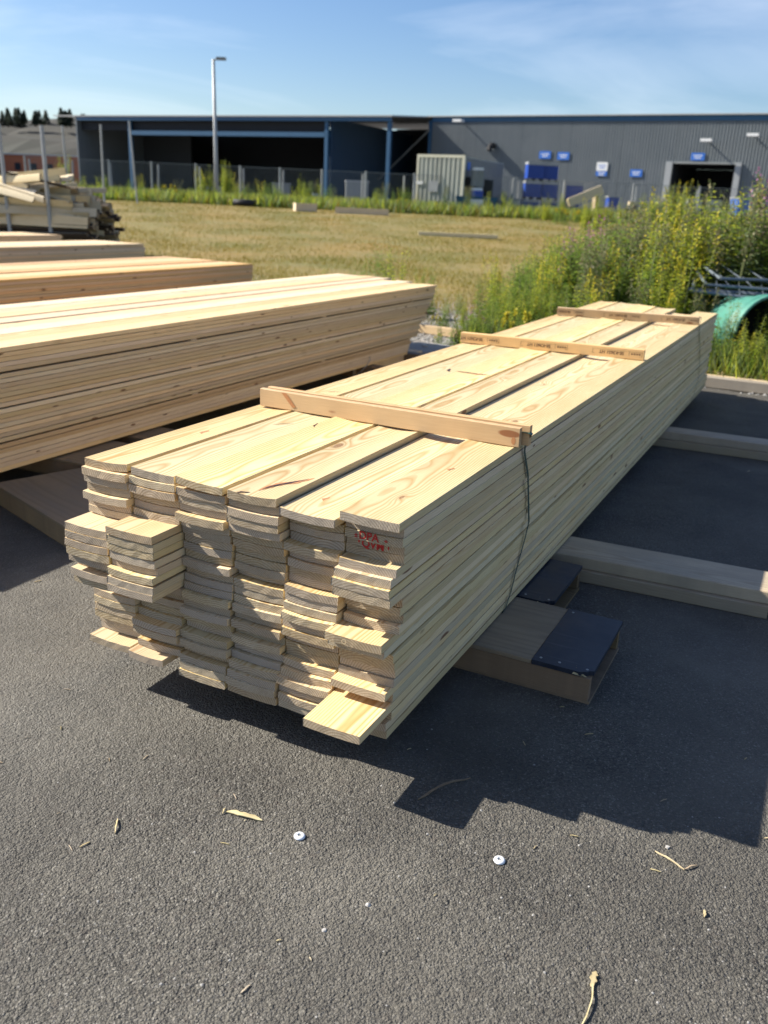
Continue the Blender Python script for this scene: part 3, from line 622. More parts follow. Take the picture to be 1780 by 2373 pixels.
for c in range(1, 7):
    n0 = (6 - c) * PITCH + .0745
    for i in range(LAY):
        if c == 5 and i == 0: continue
        r = random.Random(c * 100 + i)
        a = front[c].get(i, r.uniform(-.008, .026))
        if a is None: continue
        wd = .1495 + r.uniform(-.0025, .001); t = (.0211 if c == 6 else .0201) + r.uniform(-.0009, .0006)
        top = i == 0 or (c == 5 and i == 1)
        if top: wd = {1: .144, 2: .138, 3: .141, 4: .140, 5: .149, 6: .150}[c]
        ztop = .6475 - i * PZ + r.uniform(-.0006, .0006); tilt = r.uniform(-.006, .006); dn = r.uniform(-.0018, .0018)
        cup = r.uniform(.0022, .0050) if c != 6 else r.uniform(.0008, .0032)
        if top: tilt = {1: -.03, 2: .03, 3: .05, 4: -.01, 5: .02, 6: .012}[c]; ztop += {1: .001, 2: .001, 3: .004, 4: .000, 5: .005, 6: .002}[c]; dn = 0
        if c == 6 and i == 21: dn = .001; wd = .1495
        if c == 6 and i in (13, 14): dn = .010
        if c == 6 and i in (7, 6): dn = .006
        if c == 2 and i == 23: wd = .118; dn = .014
        e = rear[c] + (r.uniform(-.12, .03) if i else 0)
        me = board_me(e - a, wd, t, cup, 8, tilt, seed=c * 100 + i)
        o = link('plank', me, pack, (a, n0 + dn, ztop - t - cup * .6))
        special[(c, i)] = (o, t, cup, wd)
special[(6, 21)][0]['label'] = 'pale board pushed far out of the pack at the lower right'
def on_plank(c, i, V, Fc, name, mat, **k):
    o = special[(c, i)][0]; return link(name, mesh(name, V, Fc, [mat]), o, **k)
# resin pockets, knots and cracks in the upper boards: slim ragged shapes with a little depth
def pocket(c, i, a, n, ln, wd, ang, mat, dz, name, seed):
    o, t, cup, w_ = special[(c, i)]; r = random.Random(seed); N = 13; top = []
    lx_, ly_ = a - o.location.x, n - o.location.y; hw = w_ / 2
    tl = {1: -.03, 2: .03, 3: .05, 4: -.01, 5: .02, 6: .012}[c]
    def P(u, v):
        x = lx_ + u * math.cos(ang) - v * math.sin(ang); y = ly_ + u * math.sin(ang) + v * math.cos(ang)
        return (x, y, t + cup * (y / hw) ** 2 + tl * y + dz)
    V = []
    for k in range(N):
        s = k / (N - 1); env = (math.sin(math.pi * s) ** .7) * wd / 2; off = math.sin(s * 5) * wd * .35
        V += [P((s - .5) * ln, off + env * r.uniform(.4, 1)), P((s - .5) * ln, off - env * r.uniform(.4, 1))]
    link(name, mesh(name, V, [(2 * k, 2 * k + 1, 2 * k + 3, 2 * k + 2) for k in range(N - 1)], [mat]), o)
pocket(4, 0, .112, .366, .17, .030, -.33, 'stainm', .0005, 'resin_stain', 1)
pocket(4, 0, .112, .368, .145, .013, -.36, 'pocket', .0010, 'bark_pocket', 2)
pocket(4, 0, -.000, .415, .035, .010, -.6, 'pocket', .0008, 'knot_hole', 3)
pocket(3, 0, 1.83, .548, .15, .022, -1.15, 'stainm', .0005, 'resin_stain', 4)
pocket(3, 0, 1.84, .548, .13, .012, -1.1, 'pocket', .0009, 'bark_pocket', 5)
pocket(2, 0, 1.86, .665, .07, .018, .5, 'pocket', .0008, 'bark_pocket', 6)
pocket(2, 0, .62, .705, .07, .006, -.6, 'pocket', .0008, 'crack', 7)
pocket(3, 0, .64, .60, .05, .008, .4, 'pocket', .0008, 'crack', 8)
pocket(1, 0, 1.15, .83, .06, .006, -1.2, 'pocket', .0008, 'crack', 9)
pocket(1, 0, .40, .84, .045, .016, .3, 'stainm', .0008, 'knot', 10)
pocket(5, 1, .11, .25, .035, .012, .2, 'stainm', .0008, 'knot', 12)
pocket(6, 0, .46, .07, .03, .014, .2, 'stainm', .0008, 'knot', 13)
pocket(6, 0, 4.05, .03, .10, .012, -1.2, 'pocket', .0010, 'crack', 14)

def text_me(s, size, mat, ext=0.):
    cu = bpy.data.curves.new('t', 'FONT'); cu.body = s; cu.size = size; cu.align_x = 'CENTER'; cu.align_y = 'CENTER'; cu.extrude = ext; cu.resolution_u = 3; cu.offset = size * .028
    ob = bpy.data.objects.new('t', cu); col.objects.link(ob); bpy.context.view_layer.update()
    me = bpy.data.meshes.new_from_object(ob.evaluated_get(bpy.context.evaluated_depsgraph_get()))
    bpy.data.objects.remove(ob); me.materials.clear(); me.materials.append(M[mat]); me.name = 'lettering'; return me
def endtext(c, i, s, y, size, dz=0., sx=1., name='red_stamp'):
    o, t, cup, w_ = special[(c, i)]
    q = link(name, text_me(s, size, 'redink'), o); q.matrix_local = Matrix(((0, 0, -1, -.0013), (-1 * sx, 0, 0, y), (0, 1, 0, t * .5 + cup * .2 + dz), (0, 0, 0, 1)))
endtext(6, 2, 'DPA', .012, .0265, .001, 1.0); endtext(6, 2, '\u00b1', .045, .016, -.001); endtext(6, 2, '\u00f7', -.032, .018, -.002)
endtext(6, 3, 'QVM', .006, .0265, .000, 1.0); endtext(6, 3, "'", .042, .028, -.004); endtext(6, 3, "'", -.034, .024, -.006)
endtext(6, 9, 'VJS', .012, .026, .000, 1.0); endtext(6, 9, 'T', .050, .016); endtext(6, 9, 'T', -.024, .016)
rm = []; N = 18
for (c, i, y) in ((6, 13, .022), (6, 14, .016), (6, 15, .008)):
    o, t, cup, w_ = special[(c, i)]; V = []
    for k in range(N):
        a = 6.28318 * k / N; V += [(-.0013, y + math.cos(a) * .0062, t / 2 + math.sin(a) * .0062), (-.0013, y + math.cos(a) * .0048, t / 2 + math.sin(a) * .0048)]
    link('stamped_ring', mesh('stamped_ring', V, [(2 * k, 2 * k + 1, 2 * ((k + 1) % N) + 1, 2 * ((k + 1) % N)) for k in range(N)], ['ringm']), o)

# battens across the pack (pack frame: x = along, y = across)
def batten(a0, n0_, a1, n1_, z0, h, th, name='batten', seed=0, drop=0.):
    ln = math.hypot(a1 - a0, n1_ - n0_); me = board_me(ln, th, h, 0, 5, 0, ('lath', 'lath'), 0, seed, .0015)
    ang = math.atan2(n1_ - n0_, a1 - a0)
    return link(name, me, pack, (a0, n0_, z0), (0, 0, ang))
bz = .6515
bt1 = batten(.787, .900, .787, -.012, bz, .058, .021, seed=1); batten(.812, .885, .812, -.034, bz + .002, .061, .021, seed=2)
bt2 = batten(2.655, .932, 2.735, .012, bz, .050, .042, seed=3)
bt3 = batten(4.315, .905, 4.515, .006, bz, .050, .042, seed=4)
bt1['label'] = 'front lath of the doubled batten, with a knot streak'; 
def btext(bt, th, x, flip=True, sc_=1.0):
    # upside-down stamp on the face of a batten that looks at the camera: batten local x runs to the right of the viewer
    f = -th / 2 - .0007; q = link('black_stamp', text_me('SE-K3651 HT', .0215 * sc_, 'ink'), bt)
    q.matrix_local = Matrix(((-1, 0, 0, x), (0, 0, -1, f), (0, -1, 0, .0245), (0, 0, 0, 1)))
    b = MB(); w0, w1 = x - .092 * sc_, x + .145 * sc_
    def R_(u0, u1, z0, z1): z0, z1 = z0 * .70, z1 * .70; b.add([(u0, f, z0), (u1, f, z0), (u1, f, z1), (u0, f, z1)], [(0, 1, 2, 3)])
    R_(w0, w1, .0505, .0517); R_(w0, w0 + .0015, .020, .0517); R_(w1 - .0015, w1, .020, .0517); R_(x + .083, x + .0845, .022, .0517)
    R_(w0, w0 + .012, .0190, .0202); R_(w1 - .012, w1, .0190, .0202)
    for k in range(4): R_(x + .094 + k * .012, x + .101 + k * .012, .030, .041)
    R_(x + .090, x + .138, .0435, .0447)
    b.part('stamp_outline', ['ink'], bt)
for x in (.10, .44, .80): btext(bt2, .042, x - .04 if x < .2 else x - .03)
for x in (.06, .43, .80): btext(bt3, .042, x - .03)
# diagonal dark streak on the front lath
f = -.021 / 2 - .0006
V = [(.085, f, .056), (.105, f, .056), (.142, f, .014), (.130, f, .010)]
link('knot_streak', mesh('knot_streak', V, [(0, 1, 2, 3)], ['stainm']), bt1)
V = [(.895 + math.cos(k * .6283) * .007, f, .018 + math.sin(k * .6283) * .012) for k in range(10)]
link('knot', mesh('knot', V, [tuple(range(10))], ['stainm']), bt1)

def ribbon(name, pts, w_, mat, wdir=(1, 0, 0)):
    b = MB(); wd = Vector(wdir) * w_ / 2; V = []; P = [Vector(p) for p in pts]
    for p in P: V += [p - wd, p + wd, p + wd + Vector((0, -.0009, -.0004)), p - wd + Vector((0, -.0009, -.0004))]
    Fc = []
    for i in range(len(P) - 1):
        for k in range(4): Fc.append((4 * i + k, 4 * i + (k + 1) % 4, 4 * i + 4 + (k + 1) % 4, 4 * i + 4 + k))
    Fc += [(3, 2, 1, 0), tuple(len(V) - 4 + k for k in range(4))]
    b.add(V, Fc); return b.part(name, [mat], pack)
ribbon('strap', [(.800, -.004, .695), (.800, -.036, .695), (.806, -.041, .690), (.835, -.014, .655), (.857, -.007, .62), (.917, -.007, .533), (.960, -.008, .407), (.975, -.009, .358), (.956, -.007, .305), (.908, -.006, .232), (.868, -.005, .155), (.825, -.004, .105), (.822, .0, .097), (.820, .9, .096)], .013, 'strap', (1, 0, .25))
ribbon('strap', [(4.505, .012, .7025), (4.507, -.004, .698), (4.462, -.006, .645), (4.69, -.006, .459), (4.843, -.007, .288), (4.81, -.006, .183), (4.647, -.005, .10), (4.64, .9, .096)], .012, 'strapb', (1, 0, .35))

# ------------------------------------------------------------------ packs behind
def pack_behind(name, label, a0, n0_, L_, ncol, z0, ztop, endf, groups, jn=.0, seed=0, mats=('spruce', 'spruce_end'), topoff=None, rz=0.):
    P = thing(name, label, 'timber pack', pk(a0, n0_), PR + rz)
    r = random.Random(seed); nl = sum(groups); gap = .007; pz = (ztop - z0 - gap * (len(groups) - 1)) / nl
    z = ztop; li = 0
    variants = {}
    for gi, g in enumerate(groups):
        for k in range(g):
            for c in range(ncol):
                edge = (c == 0 or li == 0 or c == ncol - 1)
                t = pz - r.uniform(.0008, .0024); wd = .147 + r.uniform(-.002, .001)
                e = L_ + endf(c, li, r); s0 = r.uniform(-.02, .02)
                me = board_me(e - s0, wd, t, .001, 4 if edge else 1, r.uniform(-.003, .003), mats, seed=seed * 1000 + li * 20 + c)
                zz = z - pz + (topoff[c] if (topoff and li == 0) else 0)
                link('plank', me, P, (s0, .0745 + c * .151 + r.uniform(-jn, jn), zz))
            z -= pz; li += 1
        if gi < len(groups) - 1:
            for s in np.arange(.8, L_ - .2, 1.45):
                MB().box(s, s + .05, .001, ncol * .151 - .01, z - gap + .0006, z - .0002).part('sticker', ['spruce'], P)
            z -= gap
    return P
pack_behind('timber_pack', 'long pack of pale boards left of the foreground pack, side in shade', .075, 2.43, 5.70, 8, .10, .650,
            lambda c, l, r: (-.02 if c < 2 else .12 if c < 4 else .3) - .010 * l - (.06 if l > 5 else 0) - (.1 if l > 12 else 0) - (.12 if l > 18 else 0) + r.uniform(-.02, .02), (5, 7, 7, 6), .001, 1, topoff=[0, 0, .001, -.004, 0, .004, 0, 0])
pack_behind('timber_pack', 'pack of boards with warm brown side, second behind the foreground pack', .6, 4.86, 5.82, 8, .10, .650,
            lambda c, l, r: r.uniform(-.02, .02) - .004 * l, (12, 13), .002, 2, mats=('spruce_warm', 'spruce_end'), topoff=[0, -.001, -.006, .002, .004, 0, 0, .002])
pack_behind('timber_pack', 'short looking grey pack of boards close to the slabwood pile', 2.6, 7.95, 5.62, 6, .10, .650, lambda c, l, r: r.uniform(-.02, .02), (12, 13), .002, 3)
pack_behind('timber_pack', 'farthest pale pack of boards, right before the slabwood pile stakes', 3.0, 10.05, 5.75, 6, .10, .650, lambda c, l, r: r.uniform(-.02, .02), (12, 13), .002, 4)

# ------------------------------------------------------------------ supports
def support_box(loc, rz, ln, wd, h, label, film_from=None, seed=0):
    """hollow ply box: x across the packs, y along; open at its right end (x = 0)"""
    t = thing('support_box', label, 'support', loc, rz)
    sd = .028
    for y0 in (0, wd - sd):
        me = board_me(ln - .01, sd, h - .016 - .010, 0, 3, 0, ('box_side', 'box_side'), 0, seed)
        link('side_board', me, t, (.005, y0 + sd / 2, .010))
    MB().box(0, ln, .004, wd - .004, 0, .009).part('base_panel', ['box_side'], t)
    MB().box(.14, .16, sd + .001, wd - sd - .001, .010, h - .018).part('inner_block', ['box_side'], t)
    if film_from:
        # panel with one broken corner
        p = [(0, -.003), (film_from, -.003), (film_from, wd + .003), (.034, wd + .003), (.027, wd - .004), (.016, wd - .007), (.013, wd - .016), (.0, wd - .022)]
        b = MB(); n = len(p); b.add([(*q, z) for z in (h - .014, h) for q in p], [tuple(range(n))[::-1], tuple(n + k for k in range(n))] + [(k, (k + 1) % n, n + (k + 1) % n, n + k) for k in range(n)])
        b.part('black_panel', [M['film']], t)
        for (x, y) in ((.02, wd - .02), (film_from - .02, wd - .02), (film_from - .02, .02), (.10, wd - .02)): MB().tube([(x, y, h), (x, y, h + .0016)], .004, 8).part('screw', ['galv'], t)
        x0 = film_from + .002
        fb = MB(); rr = random.Random(4)
        for k in range(9):
            x = rr.uniform(.004, .05); y = wd - rr.uniform(.0, .035); an = rr.uniform(-.6, .9); l_ = rr.uniform(.015, .04)
            fb.add([(x, y, h - .013), (x + l_ * math.cos(an), y + l_ * math.sin(an) * .4, h - .006 + rr.uniform(0, .008)), (x + l_ * math.cos(an) + .004, y + l_ * math.sin(an) * .4 + .004, h - .006), (x + .004, y + .005, h - .013)], [(0, 1, 2, 3)])
        fb.part('splintered_veneer', ['splinter'], t, kind='stuff')
    else: x0 = 0
    me = board_me(ln - x0, wd + .006, .013, 0, 2, 0, ('ply', 'box_side'), 0, seed + 5)
    link('ply_panel', me, t, (x0, wd / 2, h - .015))
    return t
QX = PR + math.pi / 2
def sup(a, n, rz, *k, **q): x, y, _ = pk(a, n); return support_box((x, y, .0), PR + math.pi / 2 + rz, *k, **q)
# local x = +n direction, local y = -a direction
sup(.955, -.352, .0, 1.0, .385, .0975, 'hollow plywood support with black film-faced end panel under the right side of the front pack', film_from=.175, seed=1)
t = sup(1.352, -.118, .0, .9, .375, .0935, 'small black-topped support box squeezed between the front support and the double beam', film_from=.85, seed=2)
sup(.775, .75, -.325, 1.54, .43, .0960, 'wide plywood-topped support box between the two front packs, at the left', seed=3)
sup(1.71, 1.75, .04, 1.9, .40, .0940, 'plywood-topped support box under the left pack, second from the front', seed=4)
sup(2.06, 1.60, .02, 1.9, .24, .0950, 'narrow support box under the left pack, third from the front', seed=5)
def beam(a, n0_, n1_, wd, z0, h, label, da=0., mat='grey_wood', seed=0):
    ln = abs(n1_ - n0_); me = board_me(ln, wd, h, 0, 6, 0, (mat, mat), .004, seed, .003, .002)
    x, y, _ = pk(a, n0_); return thing('support_beam', label, 'beam', (x, y, z0), PR - math.pi / 2 + da, None, me)
beam(1.475, .9, -1.35, .205, .048, .046, 'upper weathered beam of the near double support, its right end in the sun', .06, seed=1)
beam(1.448, .9, -.752, .19, 0., .047, 'lower shorter beam of the near double support', .06, seed=2)
beam(3.74, 1.2, -1.5, .15, .048, .046, 'upper beam of the far double support under the foreground pack', .05, seed=3)
beam(3.725, 1.2, -1.5, .145, 0., .047, 'lower beam of the far double support under the foreground pack', .05, seed=4)
beam(4.55, 3.4, 1.9, .11, 0, .095, 'dark beam under the far half of the left pack', 0, 'box_side', seed=5)
beam(5.35, 3.4, 2.3, .11, 0, .095, 'dark beam under the far end of the left pack', 0, 'box_side', seed=6)
for k, (n_, a_) in enumerate(((5.0, 1.4), (5.0, 3.2), (5.0, 5.4), (8.0, 3.4), (8., 5.2), (8., 7.4), (10.1, 3.9), (10.1, 6), (10.1, 8))):
    o = beam(a_, n_ + 1.2, n_ - .1, .11, 0, .095, 'support beam under one of the packs at the back left', seed=10 + k); o['group'] = 'support beams under the packs at the back left'
t = thing('dunnage_plank', 'thick pale plank lying lengthwise under the far end of the left pack', 'plank', pk(4.50, 2.60), PR - .05, None, board_me(1.15, .12, .075, 0, 4, 0, ('spruce', 'spruce_end'), 0, 77, .004))
t = thing('concrete_slab', 'flat round grey concrete slab at the asphalt edge between the packs', 'slab', pk(6.0, 2.62))
b = MB(); N = 24; b.add([(math.cos(6.2832 * k / N) * r_, math.sin(6.2832 * k / N) * r_, z) for r_, z in ((.33, 0), (.34, .03), (.30, .05), (.04, .055)) for k in range(N)], [(j * N + k, j * N + (k + 1) % N, (j + 1) * N + (k + 1) % N, (j + 1) * N + k) for j in range(3) for k in range(N)] + [tuple(3 * N + k for k in range(N))])
b.part('cover', ['concrete'], t); MB().tube([(0, 0, .05), (0, 0, .07)], .03, 10).part('stud', ['galv'], t)
# loop of cord on the dunnage
t = thing('cord_loop', 'thin pale loop of cord hanging on the plank under the left pack', 'cord', pk(4.45, 2.50, .02))
P = [(math.cos(k * .42) * .05 * (1 + .3 * (k > 9)) + .002 * k, math.sin(k * .42) * .04 * (1 + .2 * (k > 9)), .075 + .07 * math.sin(k * .42 + 1)) for k in range(22)]
MB().tube(P, .003, 5).part('cord', ['galv'], t, True)
# kerb timber at the asphalt edge, planks lying behind it
ek = math.atan2(ED.y, ED.x)
def ekp(u, v, z=0.): return (EX + ED.x * u + EN.x * v, EY + ED.y * u + EN.y * v, z)
t = thing('edging_timber', 'low weathered timber edging the asphalt behind the foreground pack', 'edging', ekp(-1.5, .0), ek + .07, None, board_me(2.6, .10, .085, 0, 5, 0, ('kerbwood', 'kerbwood'), .006, 31, .004, .003))
t = thing('edging_timber', 'second length of weathered edging timber at the right border', 'edging', ekp(1.12, .16), ek - .02, None, board_me(3.6, .10, .082, 0, 5, 0, ('kerbwood', 'kerbwood'), .006, 32, .004, .003))
t = thing('loose_plank', 'pale yellow plank lying behind the edging timber below the weeds', 'plank', ekp(-1.3, .21, .0), ek + .06, None, board_me(1.75, .08, .10, 0, 4, 0, ('pine', 'pine_end'), 0, 33, .003))
t = thing('loose_plank', 'greyish plank lying flat right behind the edging timber', 'plank', ekp(-1.2, .12, .0), ek + .05, None, board_me(1.95, .06, .088, 0, 4, 0, ('spruce', 'grey_wood'), 0, 34, .003))
v0 = pk(7.28, 3.30); v1 = pk(7.05, 2.10)
t = thing('loose_plank', 'long pale plank lying at the gravel edge behind the packs', 'plank', (v0[0], v0[1], .0), math.atan2(v1[1] - v0[1], v1[0] - v0[0]), None, board_me(2.2, .10, .085, 0, 4, 0, ('spruce', 'spruce_end'), 0, 35, .003))

# ------------------------------------------------------------------ right border: metal frames and green tub in the weeds
def frame_me(w_, h_, nb):
    b = MB(); r = .016
    b.tube([(0, 0, 0), (w_, 0, 0), (w_, h_, 0), (0, h_, 0), (0, 0, 0)], r, 6)
    q = MB()
    for k in range(1, nb): q.tube([(w_ * k / nb, 0, 0), (w_ * k / nb, h_, 0)], .007, 5)
    return b.me('tube_frame', ['steelgrey']), q.me('bars', ['steelgrey'])
fm = frame_me(1.5, 1.0, 7)
for k, lab in enumerate(('lowest grey tubular frame lying in the weeds at the right border', 'middle grey tubular frame lying in the weeds at the right border', 'topmost grey tubular frame lying in the weeds at the right border')):
    t = thing('metal_frame', lab, 'frame', (2.82 + .16 * k, 8.55 + .10 * k, .66 + .055 * k), 0, 'grey frames stacked in the weeds', rot=(.10 + .03 * k, .05 - .03 * k, -.32 + .17 * k))
    link('tube_frame', fm[0], t)
    o = link('bar', fm[1], t)
t = thing('frame_stand', 'dark trestle carrying the grey tubular frames in the weeds', 'trestle', (3.5, 9.0, 0), -.3)
MB().tube([(-.5, 0, 0), (-.4, 0, .62)], .03, 6).part('leg', ['steelgrey'], t); MB().tube([(.5, 0, 0), (.4, 0, .62)], .03, 6).part('leg', ['steelgrey'], t); MB().tube([(-.55, 0, .62), (.6, 0, .62)], .03, 6).part('rail', ['steelgrey'], t)
t = thing('green_tub', 'green ribbed plastic tub lying on its side with dark opening, in weeds', 'tub', (3.42, 8.10, .31), 0, rot=(0, 0, .30))
b = MB(); N = 28
prof2 = [(0, .36), (.03, .38), (.06, .35), (.10, .352), (.13, .375), (.17, .35), (.5, .33), (.55, .30), (.56, .0)]
prof3 = [(0, .36), (.02, .335), (.5, .31), (.53, .0)]
for pr_, mi in ((prof2, 0), (prof3, 1)):
    b.add([(math.cos(6.2832 * k / N) * r_, y, math.sin(6.2832 * k / N) * r_) for y, r_ in pr_ for k in range(N)], [(j * N + k, j * N + (k + 1) % N, (j + 1) * N + (k + 1) % N, (j + 1) * N + k) for j in range(len(pr_) - 1) for k in range(N)], mi)
b.part('shell', ['greenpl', 'black'], t, True)
b = MB(); b.tube([(math.cos(.2 * k) * .372, -.01, math.sin(.2 * k) * .372) for k in range(32)], .016, 6); b.part('rim', ['greenpl'], t, True)

# ------------------------------------------------------------------ vegetation
def leafq(b, p, d, L_, w_, mi, droop=.25):
    d = Vector(d).normalized(); s = d.cross(Vector((0, 0, 1)));
    if s.length < .1: s = Vector((1, 0, 0))
    s = s.normalized() * w_ / 2; p = Vector(p); m_ = p + d * L_ * .45; e = p + d * L_ - Vector((0, 0, L_ * droop))
    b.add([p, m_ - s, e, m_ + s], [(0, 1, 2), (0, 2, 3)], mi)
def herb(seed, h, stems, nleaf, ll, lw, lm, flower=None, spread=.12, branchy=False):
    r = random.Random(seed); S = MB(); Lf = MB(); Fl = MB()
    for s in range(stems):
        a = r.uniform(0, 6.283); d = r.uniform(0, spread); x0, y0 = math.cos(a) * d, math.sin(a) * d
        hh = h * r.uniform(.72, 1.08); lean = r.uniform(0, .16) * hh; tx, ty = x0 + math.cos(a) * lean, y0 + math.sin(a) * lean
        S.tube([(x0, y0, 0), ((x0 * .6 + tx * .4), (y0 * .6 + ty * .4), hh * .5), (tx, ty, hh)], .005, 4, 0, .002)
        for k in range(nleaf):
            t = (k + r.random()) / nleaf; t = .06 + .92 * t; z = hh * t; px = x0 + (tx - x0) * t ** 1.3; py = y0 + (ty - y0) * t ** 1.3
            an = k * 2.4 + r.uniform(-.4, .4); sz = (1.15 - .75 * t) * r.uniform(.7, 1.2); up = r.uniform(.0, .7)
            q = (px, py, z)
            if branchy:
                bl = (1 - t) * .18 * h; q = (px + math.cos(an) * bl * r.random(), py + math.sin(an) * bl * r.random(), z + r.uniform(0, .06))
            leafq(Lf, q, (math.cos(an), math.sin(an), up), ll * sz, lw * sz, 0, r.uniform(.1, .5))
        if flower:
            nf = 26
            for k in range(nf):
                t = k / nf; z = hh * (.80 + .22 * t); rad = .07 * (1 - t) * h; an = r.uniform(0, 6.283)
                q = (tx + math.cos(an) * rad * r.random(), ty + math.sin(an) * rad * r.random(), z)
                leafq(Fl, q, (r.uniform(-1, 1), r.uniform(-1, 1), r.uniform(.1, 1)), .030, .020, 0, .1)
    return (S.me('stem', ['stem']), Lf.me('foliage', [lm]), Fl.me('flower', [flower]) if flower else None)
kinds = {
    'goldenrod': [herb(s, 1.15, 9, 52, .12, .024, 'leaf_y', 'flower_y' if s == 1 else None) for s in (1, 2, 3, 15)],
    'leafy_weed': [herb(s, 1.0, 9, 46, .11, .055, 'leaf_g', None, .14, True) for s in (4, 5, 6)],
    'mugwort': [herb(s, 1.1, 10, 46, .09, .036, 'leaf_m', 'seed', .13, True) for s in (7, 8)],
    'fireweed': [herb(s, 1.2, 6, 46, .12, .026, 'leaf_g', 'flower_p', .14) for s in (9, 10)],
    'low_weed': [herb(s, .34, 8, 14, .07, .03, 'leaf_g', 'flower_y' if s == 12 else None, .16) for s in (11, 12, 13)],
}
words = {'goldenrod': 'yellow-green', 'leafy_weed': 'dark green leafy', 'mugwort': 'grey-green', 'fireweed': 'pink-tipped', 'low_weed': 'low'}
def plant(kind, x, y, z, s, where, grp, sz=None):
    t = thing(kind, f'{words[kind]} weed {where}', 'weed', (x, y, z), random.uniform(0, 6.28), grp[0] + words[kind] + ' ' + grp[1])
    t.scale = (s, s, sz or s)
    st, lf, fl = random.choice(kinds[kind]); link('stem', st, t); link('foliage', lf, t, kind='stuff')
    if fl: link('flower', fl, t, kind='stuff')
# the thicket behind the asphalt edge on the right
def hq(q):
    P = [(.03, .38), (.076, .62), (.115, .78), (.174, .98), (.22, 1.16), (.267, 1.34), (.315, 1.42), (.39, 1.52), (.6, 1.6)]
    for (a, b_), (c, d) in zip(P, P[1:]):
        if q < c: return b_ + (d - b_) * max(0, (q - a) / (c - a))
    return 1.6
cnt = 0; tries = 0
while cnt < 298 and tries < 6000:
    tries += 1
    u = random.uniform(-3.0, 4.6); v = .30 + 3.9 * random.random() ** 1.3
    x, y, _ = ekp(u, v); q_ = x / y
    if q_ < .035 or q_ > .52: continue
    if q_ > .24 and random.random() < .45: continue
    if 2.85 < x < 3.95 and y < 8.75 and random.random() < .6: continue              # the tub
    h = hq(q_)
    if v < .55: h = min(h * .45, .5)
    elif v < 1.0: h = min(h * .62, .8)
    elif v < 1.6: h *= .82
    if 2.75 < x < 4.3 and y < 9.2: h = min(h, .62)
    q = random.random()
    if h < .42: kind = 'low_weed' if q < .5 else 'leafy_weed'
    else: kind = 'goldenrod' if q < .46 else 'leafy_weed' if q < .70 else 'mugwort' if q < .97 else 'fireweed'
    if q_ < .2 and kind == 'mugwort': kind = 'leafy_weed'
    s = h / (.34 if kind == 'low_weed' else 1.1) * random.uniform(.80, 1.08)
    plant(kind, x, y, 0, max(s, .55) if kind != 'low_weed' else s, 'in the dense thicket beyond the asphalt edge at the right', ('', 'weeds in the thicket at the right'), s)
    cnt += 1
for k in range(16):
    kd_ = random.choice(['leafy_weed', 'low_weed', 'mugwort', 'leafy_weed']); h_ = random.uniform(.26, .42)
    plant(kd_, 2.95 + .066 * k + random.uniform(-.05, .05), 7.42 + random.uniform(-.12, .28), 0, .55 if kd_ != 'low_weed' else 1.1, 'low in front of the green tub', ('small ', 'weeds before the green tub'), h_ / (.34 if kd_ == 'low_weed' else 1.0))
# scattered plants on the gravel between the packs and the field
for i in range(60):
    u = random.uniform(-5.5, -1.4); v = random.uniform(.3, 3.4); x, y, _ = ekp(u, v)
    plant(random.choice(['low_weed', 'low_weed', 'goldenrod', 'leafy_weed']), x, y, 0, random.uniform(.28, .6) if i % 3 else random.uniform(.35, .8), 'scattered on the gravel between packs and dry field', ('small ', 'weeds scattered on the gravel'))
# weeds along the fence and to its right
for i in range(150):
    x = random.uniform(-19, 20); y = random.uniform(46.5, 51.5) if x < 6 else random.uniform(30 + max(0, 12 - x) * 1.2, 51)
    k = random.choice(['goldenrod', 'leafy_weed', 'mugwort', 'goldenrod', 'low_weed']); s = random.uniform(.5, 1.3) * (2.0 if k == 'low_weed' else 1)
    plant(k, x, y, rise(0, y) - .02, s * 1.25, 'growing along the far wire fence', ('', 'weeds along the far fence'), s)
for (x, y, s) in ((-10.2, 49.3, 2.2), (-9.4, 49.1, 2.6), (-6.6, 49.3, 1.7), (-13.9, 49, 1.5), (-5.2, 49.4, 2.0), (11.4, 40, 1.9), (12.3, 41, 2.2), (13.0, 44, 2.4), (.1, 49.2, 1.9), (-.9, 49.2, 1.5), (-17.5, 49, 2.4), (7.6, 45, 1.7)):
    for k in range(3): plant(random.choice(['leafy_weed', 'goldenrod']), x + random.uniform(-.4, .4), y + random.uniform(-.3, .3), rise(0, y), s * random.uniform(.7, 1.1) * .75, 'forming a tall bushy clump by the far fence', ('tall ', 'clumps by the far fence'), s * random.uniform(.7, 1.) * .75)

# grass: blades over the field (one object, nobody could count them)
def blades(name, n, gen, hmin, hmax, wd, mats, extra=None):
    X, Y, Z = gen(n); n = len(X); a = rng.uniform(0, 2 * np.pi, n); h = rng.uniform(hmin, hmax, n) * (1 + .0 * Y); wv = wd * (1 + (Y / 22.))
    ln = rng.uniform(.1, .7, n) * h; b = rng.uniform(0, 2 * np.pi, n)
    V = np.empty((n, 3, 3)); dx, dy = np.cos(a) * wv, np.sin(a) * wv
    V[:, 0] = np.c_[X - dx, Y - dy, Z]; V[:, 1] = np.c_[X + dx, Y + dy, Z]; V[:, 2] = np.c_[X + np.cos(b) * ln, Y + np.sin(b) * ln, Z + h]
    me = bpy.data.meshes.new(name); me.vertices.add(3 * n); me.loops.add(3 * n); me.polygons.add(n)
    me.vertices.foreach_set('co', V.ravel()); me.loops.foreach_set('vertex_index', np.arange(3 * n, dtype=np.int32))
    me.polygons.foreach_set('loop_start', np.arange(0, 3 * n, 3, dtype=np.int32))
    for m in mats: me.materials.append(M[m])
    me.polygons.foreach_set('material_index', rng.integers(0, len(mats), n).astype(np.int32)); me.update(); me.validate()
    return link(name, me, kind='stuff', label=extra[0], category=extra[1])
